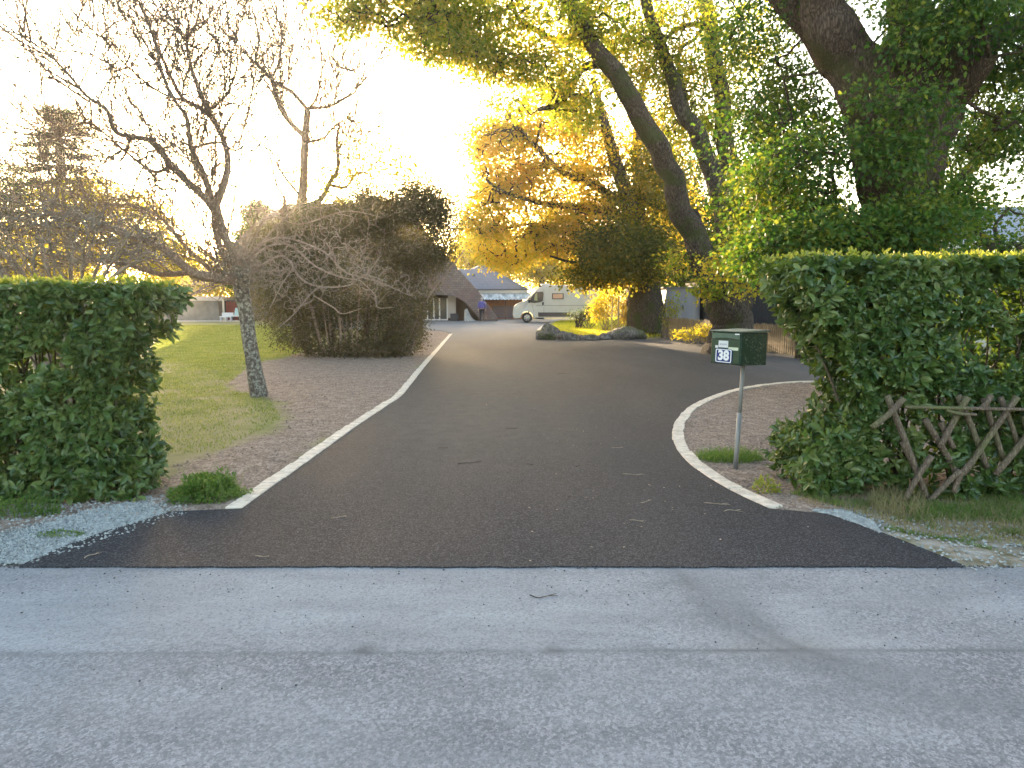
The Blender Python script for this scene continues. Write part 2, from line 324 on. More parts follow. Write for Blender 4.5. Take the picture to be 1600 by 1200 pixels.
ys = np.unique(np.r_[np.linspace(-300, 3, 14), np.arange(3, 12, 0.06), np.arange(12, 24, 0.12), np.arange(24, 62, 0.4), np.linspace(62, 120, 12), np.linspace(120, 1500, 12)])
XX, YY = np.meshgrid(xs, ys); XY = np.c_[XX.ravel(), YY.ravel()]
n1 = (fbm(XY * 1.3, 4) - 0.47); n2 = fbm(XY * 5 + 9, 3) - 0.44
sdn = n1 * 0.9 + n2 * 0.25
cl = lambda v, a, b: np.clip((v - a) / (b - a), 0, 1)
dist_near = np.clip(XY[:, 1] / 12, 0.5, 3)
a_soil = np.maximum(cl(poly_sd(soilL, XY) + sdn * 0.7, -0.12, 0.12), cl(poly_sd(soilR, XY) + sdn * 0.3, -0.1, 0.1))
a_soil = np.maximum(a_soil, 0.45 * cl(poly_sd(nbr, XY), -0.2, 0.4))
a_grav = np.maximum(cl(poly_sd(gravL, XY) + sdn * 0.25, -0.08, 0.08), cl(poly_sd(gravR, XY) + sdn * 0.2, -0.06, 0.06))
a_verge = cl(poly_sd(verge, XY) + sdn * 0.3, -0.1, 0.1)
a_dry = np.clip(0.45 + n1 * 2.2 + n2 * 0.8, 0, 1)
dryband = cl(poly_sd(GP([(250, 560), (420, 625), (440, 655), (340, 705), (240, 715), (-200, 700), (-200, 620)]), XY) + sdn, -0.2, 0.5)
a_dry = np.clip(a_dry * 0.7 + dryband * 0.45, 0, 1)
H = (fbm(XY * 2.2 + 3, 3) - 0.45) * 0.02 * cl(np.abs(XY[:, 1] - 30), -1, 1)
insd = cl(poly_sd(drive_poly, XY), -0.12, 0.0); H = H * (1 - insd) - 0.012 * insd
H = np.where(XY[:, 1] < ROAD_Y + 0.1, -0.01, H); H = H + 0.012 * a_soil * (1 - insd)
def grid_faces(nx, ny):
    i = np.arange(ny - 1)[:, None] * nx + np.arange(nx - 1)[None]; i = i.ravel(); return np.c_[i, i + 1, i + nx + 1, i + nx]
GF = grid_faces(len(xs), len(ys)); GV = np.c_[XY, H]
def ground_mat():
    m, nt, b, o = newmat('ground_cover')
    def at(n): a = nt.nodes.new('ShaderNodeAttribute'); a.attribute_name = n; return a.outputs['Fac']
    co = coords(nt); fine = noise(nt, co, 60, 6, 0.7); mid = noise(nt, co, 6, 5); pm = noise(nt, coords(nt, (0.25, 1.4, 1)), 1.2, 4)
    lawn = ramp(nt, mth(nt, 'ADD', mth(nt, 'MULTIPLY', mid, 0.5), mth(nt, 'MULTIPLY', pm, 0.5)), [(0.35, (0.17, 0.18, 0.06)), (0.5, (0.26, 0.26, 0.10)), (0.65, (0.36, 0.33, 0.15))])
    lawn = mix(nt, at('dry'), lawn, (0.36, 0.30, 0.17)); lawn = mix(nt, mth(nt, 'MULTIPLY', fine, 0.35), lawn, (0.12, 0.13, 0.05))
    sv = voro(nt, co, 55, 'Color'); bw = nt.nodes.new('ShaderNodeRGBToBW'); nt.links.new(sv, bw.inputs[0])
    soil = ramp(nt, mth(nt, 'ADD', mth(nt, 'MULTIPLY', bw.outputs[0], 0.45), mth(nt, 'MULTIPLY', mid, 0.55)), [(0.25, (0.13, 0.095, 0.072)), (0.5, (0.27, 0.205, 0.16)), (0.75, (0.44, 0.355, 0.29))])
    gv = ramp(nt, bw.outputs[0], [(0.1, (0.11, 0.12, 0.115)), (0.9, (0.32, 0.34, 0.33))])
    vg = ramp(nt, mid, [(0.35, (0.22, 0.19, 0.10)), (0.5, (0.38, 0.33, 0.25)), (0.65, (0.50, 0.46, 0.40))])
    vg = mix(nt, mth(nt, 'MULTIPLY', fine, 0.5), vg, (0.2, 0.16, 0.12))
    c = mix(nt, at('verge'), lawn, vg); c = mix(nt, at('soil'), c, soil); c = mix(nt, at('gravel'), c, gv)
    nt.links.new(c, b.inputs['Base Color']); b.inputs['Roughness'].default_value = 0.95; b.inputs['Specular IOR Level'].default_value = 0.1
    bump(nt, b, mth(nt, 'ADD', fine, mth(nt, 'MULTIPLY', bw.outputs[0], 0.8)), 0.9, 0.015); return m
M_GROUND = ground_mat()
cls = np.argmax(np.c_[np.full(len(XY), 0.5), a_soil * 1.01, a_grav * 1.05, a_verge], 1)[GF[:, 0]]
cy = XY[GF[:, 0], 1]; cx = XY[GF[:, 0], 0]
cls = np.where((cls == 0) & ((cy < 4) | (cx > 9) | (cy > 62) | (cx < -16)), 4, cls)
for ci, nm in enumerate(('lawn', 'soil_bed', 'gravel_verge', 'grass_verge', 'ground')):
    f = GF[cls == ci]
    if len(f) == 0: continue
    u, inv = np.unique(f, return_inverse=True); mb = MB().add(GV[u], inv.reshape(-1, 4)); o = struct(mb.build(nm, M_GROUND, None, True))
    for an, av in (('soil', a_soil), ('gravel', a_grav), ('verge', a_verge), ('dry', a_dry)):
        a = o.data.attributes.new(an, 'FLOAT', 'POINT'); a.data.foreach_set('value', av[u].astype(np.float32))

# old pale road in front
SEAM = float(G(800, 1020)[1])
xr = np.unique(np.r_[np.linspace(-300, -6, 40), np.arange(-6, 6, 0.025), np.linspace(6, 300, 40)]); yr = np.unique(np.r_[np.linspace(-4, 1.6, 12), np.arange(1.6, ROAD_Y, 0.025), ROAD_Y])
RX, RY = np.meshgrid(xr, yr); RP = np.c_[RX.ravel(), RY.ravel()]
def line_d(pts, X):
    p = spline(np.asarray(pts), 40); d = np.full(len(X), 1e9)
    for a, b in zip(p[:-1], p[1:]):
        e = b - a; t = np.clip(((X - a) @ e) / (e @ e + 1e-12), 0, 1); d = np.minimum(d, np.linalg.norm(X - a - t[:, None] * e, axis=1))
    return d
nf = fbm(RP * 9, 4) - 0.47; nl = fbm(RP * np.array([0.9, 1.6]) + 4, 4) - 0.47; nst = fbm(RP @ np.array([[0.5, 0.4], [-1.2, 3.0]]) * 1.5, 4) - 0.47
seam_y = SEAM + 0.02 * np.sin(RP[:, 0] * 0.9) + nf * 0.03
dust = 0.50 + 1.2 * nl + 0.8 * nst + 0.30 * cl(RP[:, 1] - seam_y, -0.02, 0.06) - 0.55 * cl(SEAM - RP[:, 1], 0.1, 1.1)
dust += 0.35 * np.exp(-(line_d(GP([(-60, 1010), (60, 975), (180, 935), (300, 905)]), RP) / 0.16) ** 2)
dust += 0.22 * np.exp(-(line_d(GP([(1230, 940), (1290, 1000), (1350, 1035), (1450, 1055)]), RP) / 0.14) ** 2)
sm = np.exp(-((RP[:, 1] - seam_y) / 0.016) ** 2) * (0.45 + 1.3 * np.clip(fbm(RP * np.array([2.0, 0.1]), 3) - 0.35, 0, 1))
tr1 = line_d(GP([(1055, 890), (1085, 925), (1130, 968), (1200, 1008), (1300, 1048), (1430, 1085), (1640, 1118)]), RP)
tr2 = line_d(GP([(1150, 930), (1200, 985), (1270, 1020), (1420, 1050), (1640, 1075)]), RP)
tr3 = line_d(GP([(1000, 1010), (1160, 1060), (1380, 1105), (1640, 1165)]), RP)
track = 0.26 * np.exp(-(tr1 / 0.03) ** 2) + 0.24 * np.exp(-(tr1 / 0.15) ** 2) + 0.2 * np.exp(-(tr2 / 0.04) ** 2) + 0.14 * np.exp(-(tr2 / 0.14) ** 2) + 0.16 * np.exp(-(tr3 / 0.06) ** 2)
track = track * (0.25 + 1.0 * vnoise(np.c_[tr1 * 38, tr2 * 9]) + 0.7 * fbm(RP * 12 + 5, 3))
ochre = np.exp(-(np.linalg.norm((RP - G(1225, 1012)[:2]) * np.array([1.0, 2.2]), axis=1) / 0.25) ** 2) * 0.6 + 0.5 * cl(RP[:, 0], 2.6, 4.2) * cl(RP[:, 1], SEAM, ROAD_Y) * (0.6 + nl)
spot = np.zeros(len(RP))
for px, py, r in ((570, 1018, 0.05), (290, 1052, 0.03), (870, 1062, 0.07), (860, 1018, 0.05), (680, 958, 0.02)):
    spot = np.maximum(spot, np.exp(-(np.linalg.norm((RP - G(px, py)[:2]), axis=1) / r) ** 2) * (0.5 + nf * 3))
def road_mat():
    m, nt, b, o = newmat('old_asphalt')
    def at(n): a = nt.nodes.new('ShaderNodeAttribute'); a.attribute_name = n; return a.outputs['Fac']
    co = coords(nt); sv = voro(nt, co, 75, 'Color'); bw = nt.nodes.new('ShaderNodeRGBToBW'); nt.links.new(sv, bw.inputs[0])
    sv2 = voro(nt, co, 190, 'Color'); bw2 = nt.nodes.new('ShaderNodeRGBToBW'); nt.links.new(sv2, bw2.inputs[0])
    stone = ramp(nt, mth(nt, 'ADD', mth(nt, 'MULTIPLY', bw.outputs[0], 0.55), mth(nt, 'MULTIPLY', bw2.outputs[0], 0.45)), [(0.2, (0.075, 0.078, 0.085)), (0.5, (0.17, 0.172, 0.18)), (0.8, (0.36, 0.35, 0.355))])
    du = mix(nt, noise(nt, co, 90, 4), (0.27, 0.285, 0.295), (0.44, 0.45, 0.45))
    grn = noise(nt, co, 75, 5, 0.8); dm = mth(nt, 'MULTIPLY', at('dust'), ramp(nt, grn, [(0.38, (0.25, 0.25, 0.25)), (0.58, (1, 1, 1))])); c = mix(nt, mth(nt, 'MULTIPLY', dm, 0.92), stone, du)
    c = mix(nt, mth(nt, 'MULTIPLY', at('ochre'), 0.5), c, (0.36, 0.32, 0.25))
    c = mix(nt, at('seam'), c, (0.085, 0.085, 0.09)); c = mix(nt, at('track'), c, (0.09, 0.09, 0.095))
    pk = noise(nt, co, 2.3, 2); c = mix(nt, mth(nt, 'MULTIPLY', pk, 0.3), c, (0.24, 0.215, 0.215)); c = mix(nt, ramp(nt, noise(nt, coords(nt, (0.7, 2.0, 1)), 1.7, 5, 0.65), [(0.38, (0.28, 0.28, 0.28)), (0.6, (0, 0, 0))]), c, (0.12, 0.12, 0.125))
    nt.links.new(c, b.inputs['Base Color']); b.inputs['Roughness'].default_value = 0.85; b.inputs['Specular IOR Level'].default_value = 0.25
    h = mth(nt, 'ADD', mth(nt, 'MULTIPLY', bw.outputs[0], 0.6), mth(nt, 'MULTIPLY', bw2.outputs[0], 0.4)); bump(nt, b, h, 0.6, 0.006); return m
o = struct(MB().add(np.c_[RP, np.full(len(RP), 0.004)], grid_faces(len(xr), len(yr))).build('road', road_mat()))
for an, av in (('dust', np.clip(dust, 0, 1)), ('seam', np.clip(sm + spot, 0, 0.85)), ('track', np.clip(track, 0, 0.7)), ('ochre', np.clip(ochre, 0, 1))):
    a = o.data.attributes.new(an, 'FLOAT', 'POINT'); a.data.foreach_set('value', av.astype(np.float32))

# new dark driveway
def drive_mat():
    m, nt, b, o = newmat('new_asphalt'); co = coords(nt)
    sv = voro(nt, co, 130, 'Color'); bw = nt.nodes.new('ShaderNodeRGBToBW'); nt.links.new(sv, bw.inputs[0])
    base = ramp(nt, mth(nt, 'ADD', mth(nt, 'MULTIPLY', bw.outputs[0], 0.6), mth(nt, 'MULTIPLY', noise(nt, co, 45, 5, 0.8), 0.4)), [(0.25, (0.012, 0.012, 0.014)), (0.55, (0.030, 0.030, 0.034)), (0.8, (0.11, 0.11, 0.115))])
    sy = nt.nodes.new('ShaderNodeSeparateXYZ'); nt.links.new(co, sy.inputs[0])
    ctr = mth(nt, 'SUBTRACT', 1.0, mth(nt, 'ABSOLUTE', mth(nt, 'DIVIDE', mth(nt, 'ADD', sy.outputs[0], 0.6), 2.6)))
    ctr = mth(nt, 'MAXIMUM', ctr, 0.0)
    pn = noise(nt, coords(nt, (1.3, 0.35, 1)), 0.9, 5, 0.6); pf = noise(nt, co, 5, 5, 0.65)
    d = mth(nt, 'MULTIPLY', mth(nt, 'ADD', mth(nt, 'MULTIPLY', ctr, 0.75), 0.2), mth(nt, 'MULTIPLY', pn, mth(nt, 'MULTIPLY', pf, 2.1)))
    yf = nt.nodes.new('ShaderNodeMapRange'); yf.interpolation_type = 'SMOOTHSTEP'; yf.inputs[1].default_value = 4.6; yf.inputs[2].default_value = 10; yf.inputs[3].default_value = 0.08; nt.links.new(sy.outputs[1], yf.inputs[0]); d = mth(nt, 'MULTIPLY', d, yf.outputs[0])
    c = mix(nt, d, base, (0.098, 0.094, 0.089))
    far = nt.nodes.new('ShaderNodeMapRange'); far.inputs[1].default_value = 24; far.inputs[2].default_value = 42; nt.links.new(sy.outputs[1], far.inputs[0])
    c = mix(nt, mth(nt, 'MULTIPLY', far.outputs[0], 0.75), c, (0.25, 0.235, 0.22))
    sx = noise(nt, coords(nt, (9, 30, 1)), 1.0, 6, 0.75); sc = ramp(nt, sx, [(0.70, (0, 0, 0)), (0.74, (0.6, 0.6, 0.6))])
    reg = noise(nt, co, 0.7, 2); sc2 = mix(nt, 1.0, sc, ramp(nt, reg, [(0.5, (0, 0, 0)), (0.6, (1, 1, 1))]), 'MULTIPLY'); c = mix(nt, sc2, c, (0.33, 0.32, 0.29))
    nt.links.new(c, b.inputs['Base Color']); b.inputs['Specular IOR Level'].default_value = 0.22
    nt.links.new(ramp(nt, pn, [(0.3, (0.72,) * 3), (0.7, (0.88,) * 3)]), b.inputs['Roughness'])
    bump(nt, b, bw.outputs[0], 0.55, 0.008); return m
fx_ = np.linspace(drive_poly[-1][0], drive_poly[0][0], 260)[1:-1]; drive_poly = np.r_[drive_poly, np.c_[fx_, ROAD_Y - 0.012 + 0.035 * (fbm(np.c_[fx_ * 9, fx_ * 0], 4) - 0.47)]]
mb = MB(); n = len(drive_poly); top = np.c_[drive_poly, np.full(n, 0.014)]; bot = np.c_[drive_poly, np.full(n, -0.02)]
jit = (fbm(np.linspace(0, 60, n)[:, None] * np.ones((1, 2)), 3) - 0.45) * 0.03
mb.add(np.r_[top, bot], [tuple(range(n))], [(i, (i + 1) % n, (i + 1) % n + n, i + n) for i in range(n)])
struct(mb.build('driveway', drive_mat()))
# crumbly front lip of the new asphalt: small dark chips
M_CHIP = simple('asphalt_chip', (0.07, 0.07, 0.075), (0.03, 0.03, 0.03), 60, 0.8, 0)
M_STONE = simple('gravel_stone', (0.40, 0.42, 0.40), (0.15, 0.165, 0.16), 30, 0.75, 0.2)
M_SOILC = simple('soil_crumb', (0.40, 0.31, 0.25), (0.14, 0.10, 0.075), 30, 0.95, 0.2)
OC = np.array([(1, 0, 0), (0, 1, 0), (-1, 0, 0), (0, -1, 0), (0, 0, 0.8), (0, 0, -0.5)], float)
OT = np.array([(0, 1, 4), (1, 2, 4), (2, 3, 4), (3, 0, 4), (1, 0, 5), (2, 1, 5), (3, 2, 5), (0, 3, 5)])
def chips(mb, C, r):
    n = len(C); T = OC[None] * rng.uniform(0.55, 1.3, (n, 6, 3)); a = rng.uniform(0, 6.28, n); ca, sa = np.cos(a)[:, None], np.sin(a)[:, None]
    V = np.stack([T[..., 0] * ca - T[..., 1] * sa, T[..., 0] * sa + T[..., 1] * ca, T[..., 2]], -1) * np.asarray(r)[:, None, None] + C[:, None]
    mb.add(V.reshape(-1, 3), ((np.arange(n) * 6)[:, None, None] + OT[None]).reshape(-1, 3))
def scatter(poly, n, z=0.0, thr=0.0):
    poly = np.asarray(poly)[:, :2]; lo, hi = poly.min(0), poly.max(0); out = []
    while sum(map(len, out)) < n:
        q = rng.uniform(lo, hi, (n * 2, 2)); out.append(q[poly_sd(poly, q) > thr])
    q = np.concatenate(out)[:n]; return np.c_[q, np.full(n, z)]
cc = np.r_[np.c_[rng.uniform(-3.1, 3.0, 900), ROAD_Y + rng.normal(0, 0.012, 900), np.full(900, 0.008)]]
mb = MB(); chips(mb, cc, rng.uniform(0.003, 0.009, 900))
q = np.c_[rng.uniform(-4, 4, 700), ROAD_Y - np.abs(rng.normal(0.5, 0.5, 700)), np.full(700, 0.006)]
chips(mb, q, rng.uniform(0.002, 0.0065, 700) * rng.uniform(0.5, 1.3, 700))
tag(mb.build('asphalt_grit', M_CHIP), 'dark loose grit strewn over the pale old road surface', 'grit', kind='stuff')
q = scatter(gravL, 14000, 0.008); q = q[(q[:, 0] > -6)]; q2 = scatter(gravR, 3000, 0.012)
q3 = scatter(GP([(-400, 925), (60, 882), (290, 806), (300, 775), (200, 778), (-400, 830)]), 2600, 0.012); q3 = q3[q3[:, 1] > ROAD_Y - 0.15]; q4 = scatter(GP([(1250, 795), (1300, 808), (1516, 893), (1700, 893), (1640, 830), (1320, 790)]), 700, 0.008); q2 = np.r_[q2, q3, q4]
mb = MB(); chips(mb, np.r_[q, q2], rng.uniform(0.006, 0.017, len(q) + len(q2)))
tag(mb.build('crushed_stone', M_STONE), 'pale bluish crushed stone lying along the road edge', 'gravel', kind='stuff')
nearL = GP([(366, 797), (265, 803), (100, 812), (-60, 845), (-60, 800), (200, 775), (285, 722), (400, 690), (450, 650), (400, 612), (350, 605), (395, 570), (500, 550), (690, 520), (632, 617)])
nearR = np.r_[kr[10:], GP([(1300, 800), (1290, 760), (1300, 640), (1330, 597)])]
q = np.r_[scatter(nearL, 9000, 0.012), scatter(nearR, 5000, 0.012)]; mb = MB(); chips(mb, q, rng.uniform(0.004, 0.018, len(q)) ** 1.0)
tag(mb.build('soil_crumbs', M_SOILC), 'brown crumbs of earth and bark covering the planting beds', 'soil', kind='stuff')

# kerbs of pale setts
M_KERB = simple('kerb_stone', (0.74, 0.64, 0.52), (0.46, 0.39, 0.31), 14, 0.8, 0.4, 0.004)
def kerb(line, name, wd=0.13, side=1, ln=0.2):
    d = np.r_[0, np.cumsum(np.linalg.norm(np.diff(line, axis=0), axis=1))]; L = d[-1]; mb = MB(); s = 0.0
    at = lambda t: np.array([np.interp(t, d, line[:, 0]), np.interp(t, d, line[:, 1])])
    while s < L - 0.05:
        e = min(s + ln * random.uniform(0.85, 1.15), L); a, b = at(s + 0.006), at(e - 0.006); t = nz(b - a); nn = np.array([-t[1], t[0]]) * side
        j = random.uniform(-0.006, 0.006); w_ = wd * random.uniform(0.94, 1.06); zt = 0.024 + random.uniform(-0.002, 0.004)
        q = [a + nn * j, b + nn * j, b + nn * (w_ + j), a + nn * (w_ + j)]; c = sum(q) / 4; qi = [c + (v - c) * 0.94 for v in q]
        V = [(*v, -0.05) for v in q] + [(*v, zt - 0.006) for v in q] + [(*v, zt) for v in qi]
        mb.add(V, [(0, 1, 5, 4), (1, 2, 6, 5), (2, 3, 7, 6), (3, 0, 4, 7), (4, 5, 9, 8), (5, 6, 10, 9), (6, 7, 11, 10), (7, 4, 8, 11), (8, 9, 10, 11)]); s = e
    o = mb.build(name, M_KERB); return struct(o)
kerb(kl, 'kerb', 0.13, 1); kerb(kr, 'kerb', 0.13, 1)
kerb(spline(GP([(838, 516), (852, 507), (872, 502)]), 12), 'kerb', 0.16, -1, 0.5)

# ------------------------------------------------------------------ grass
def blades(mb, Pt, h, wd, lean=0.4):
    n = len(Pt); a = rng.uniform(0, 6.28, n); d = np.c_[np.cos(a), np.sin(a), np.zeros(n)]; s = np.c_[-np.sin(a), np.cos(a), np.zeros(n)]
    hh = np.broadcast_to(h, (n,)) * rng.uniform(0.5, 1.25, n); l = rng.uniform(0.1, 1, n) * lean
    b = rng.uniform(0, 6.28, n); dd = np.c_[np.cos(b), np.sin(b), np.zeros(n)]
    m_ = Pt + dd * (hh * l * 0.35)[:, None] + np.array([0, 0, 1.0]) * (hh * 0.55)[:, None]; t = Pt + dd * (hh * l)[:, None] + np.array([0, 0, 1.0]) * (hh * (1 - 0.3 * l))[:, None]
    w_ = np.broadcast_to(wd, (n,))[:, None]
    V = np.stack([Pt - s * w_ / 2, Pt + s * w_ / 2, m_ + s * w_ * 0.4, m_ - s * w_ * 0.4, t], 1)
    k = (np.arange(n) * 5)[:, None]; mb.add(V.reshape(-1, 3), k + np.array([0, 1, 2, 3]), k + np.array([3, 2, 4]))
lawnp = GP([(130, 700), (250, 712), (345, 705), (440, 655), (420, 622), (350, 606), (395, 568), (470, 552), (480, 525), (250, 525)])
q = scatter(lawnp, 120000, 0.0); keep = (fbm(q[:, :2] * 2.0, 3) + rng.uniform(-0.2, 0.2, len(q))) > 0.33; q = q[keep]
mb = MB(); blades(mb, q, 0.034, 0.004 + 0.0005 * q[:, 1:2].ravel(), 0.9)
q = scatter(GP([(250, 526), (480, 526), (480, 512), (400, 508), (250, 508)]), 60000); blades(mb, q, 0.045, 0.022, 0.9)
tag(mb.build('lawn_grass', M_GRASS), 'short mown lawn grass, patchy green and straw coloured', 'grass', kind='stuff')
vp = scatter(GP([(1230, 772), (1290, 790), (1420, 818), (1640, 845), (1640, 770), (1400, 762)]), 15000, 0.0, 0.0); vk = fbm(vp[:, :2] * 3.5, 3) - 0.12 * (5.9 - vp[:, 1]) + rng.uniform(-.08, .08, len(vp)); vp = vp[vk > 0.34]
mb = MB(); blades(mb, vp, 0.03 + 0.09 * fbm(vp[:, :2] * 2.2 + 7, 2), 0.0045, 0.9)
vp2 = scatter(GP([(1380, 828), (1560, 862), (1640, 870), (1640, 815), (1400, 810)]), 5000, 0.0); blades(mb, vp2[(fbm(vp2[:, :2] * 5, 2) > 0.36)], 0.03, 0.004, 1.0)
tag(mb.build('verge_grass', M_WEED), 'rough patchy green grass growing along the foot of the right hedge', 'grass', kind='stuff')
mb = MB(); vp3 = scatter(GP([(1330, 800), (1420, 835), (1640, 860), (1640, 790), (1350, 785)]), 3500, 0.0); blades(mb, vp3, 0.05, 0.004, 1.2); vp4 = scatter(GP([(1240, 785), (1300, 800), (1640, 850), (1640, 780), (1300, 770)]), 2600, 0.0); blades(mb, vp4, 0.07, 0.004, 1.3)
q = scatter(GP([(1350, 795), (1400, 812), (1450, 812), (1440, 780), (1370, 770)]), 800); blades(mb, q, 0.14, 0.004, 1.0)
tag(mb.build('dry_grass', M_DRY), 'straw coloured dead grass on the sandy right verge', 'grass', kind='stuff')
isl = GP([(845, 518), (872, 503), (935, 499), (1020, 495), (1075, 515), (1110, 527), (1040, 527), (1000, 529), (860, 529)])
q = scatter(isl, 26000, 0.03); mb = MB(); blades(mb, q, 0.16, 0.02, 0.7)
q = scatter(GP([(1045, 526), (1110, 530), (1110, 505), (1050, 500)]), 9000, 0.02); blades(mb, q, 0.22, 0.02, 0.7)
tag(mb.build('island_grass', leafmat('island_grass', [(0.16, 0.20, 0.02), (0.26, 0.27, 0.03), (0.34, 0.30, 0.05)], [(0.5, 0.55, 0.04), (0.8, 0.7, 0.06)], 0.5, 0.6, 0.2, 0.8)), 'bright yellow green grass behind the row of rocks', 'grass', kind='stuff')

def weed_clump(name, label, cat, c, rx, ry, h, n, L=0.03, mat=M_WEED, bl=200):
    t = thing(name, label, cat, (c[0], c[1], 0)); mb = MB(); d = rand_dirs(n); d[:, 2] = np.abs(d[:, 2]); r = rng.uniform(0.55, 1, n) ** 0.7
    rad = 1 + 1.3 * (fbm(d * 2.3 + c[0], 3) - 0.47); p = np.array([c[0], c[1], 0]) + d * (r * rad)[:, None] * np.array([rx, ry, h])
    p[:, 2] += 0.005; leaves(mb, p, nz(d + rand_dirs(n)), nz(rand_dirs(n) + np.array([0, 0, 1.2])), L * rng.uniform(0.6, 1.3, n), L * 0.55 * rng.uniform(0.6, 1.3, n), 'round')
    mb.build('foliage', mat, t)
    if bl:
        a = rng.uniform(0, 6.28, bl); rr = np.sqrt(rng.uniform(0, 1, bl)) * 0.9
        q = np.c_[c[0] + np.cos(a) * rr * rx, c[1] + np.sin(a) * rr * ry, np.zeros(bl)]; mb = MB(); blades(mb, q, h * rng.uniform(0.5, 1.6, bl), 0.0045, 0.9); mb.build('stems', M_WEED, t)
    return t
weed_clump('weed_clump', 'bushy bright green weed clump beside the end of the left kerb', 'weed', G(326, 778), 0.27, 0.26, 0.20, 3600, 0.028)
weed_clump('weed_clump', 'low grassy tuft at the foot of the mailbox post', 'weed', G(1140, 719), 0.36, 0.26, 0.10, 1100, 0.02, M_WEED, 1300)
weed_clump('weed_clump', 'tall grassy weeds at the foot of the left hedge by the gravel', 'weed', G(35, 806), 0.30, 0.14, 0.13, 420, 0.028, M_WEED, 260)
weed_clump('weed_clump', 'small yellow green seedling in the earth before the right hedge', 'weed', G(1195, 770), 0.10, 0.08, 0.13, 160, 0.04, M_LAUREL_NEW, 0)
weed_clump('weed_clump', 'thin patch of green weeds in the pale gravel at left', 'weed', G(95, 838), 0.2, 0.07, 0.03, 260, 0.015, M_WEED, 250)

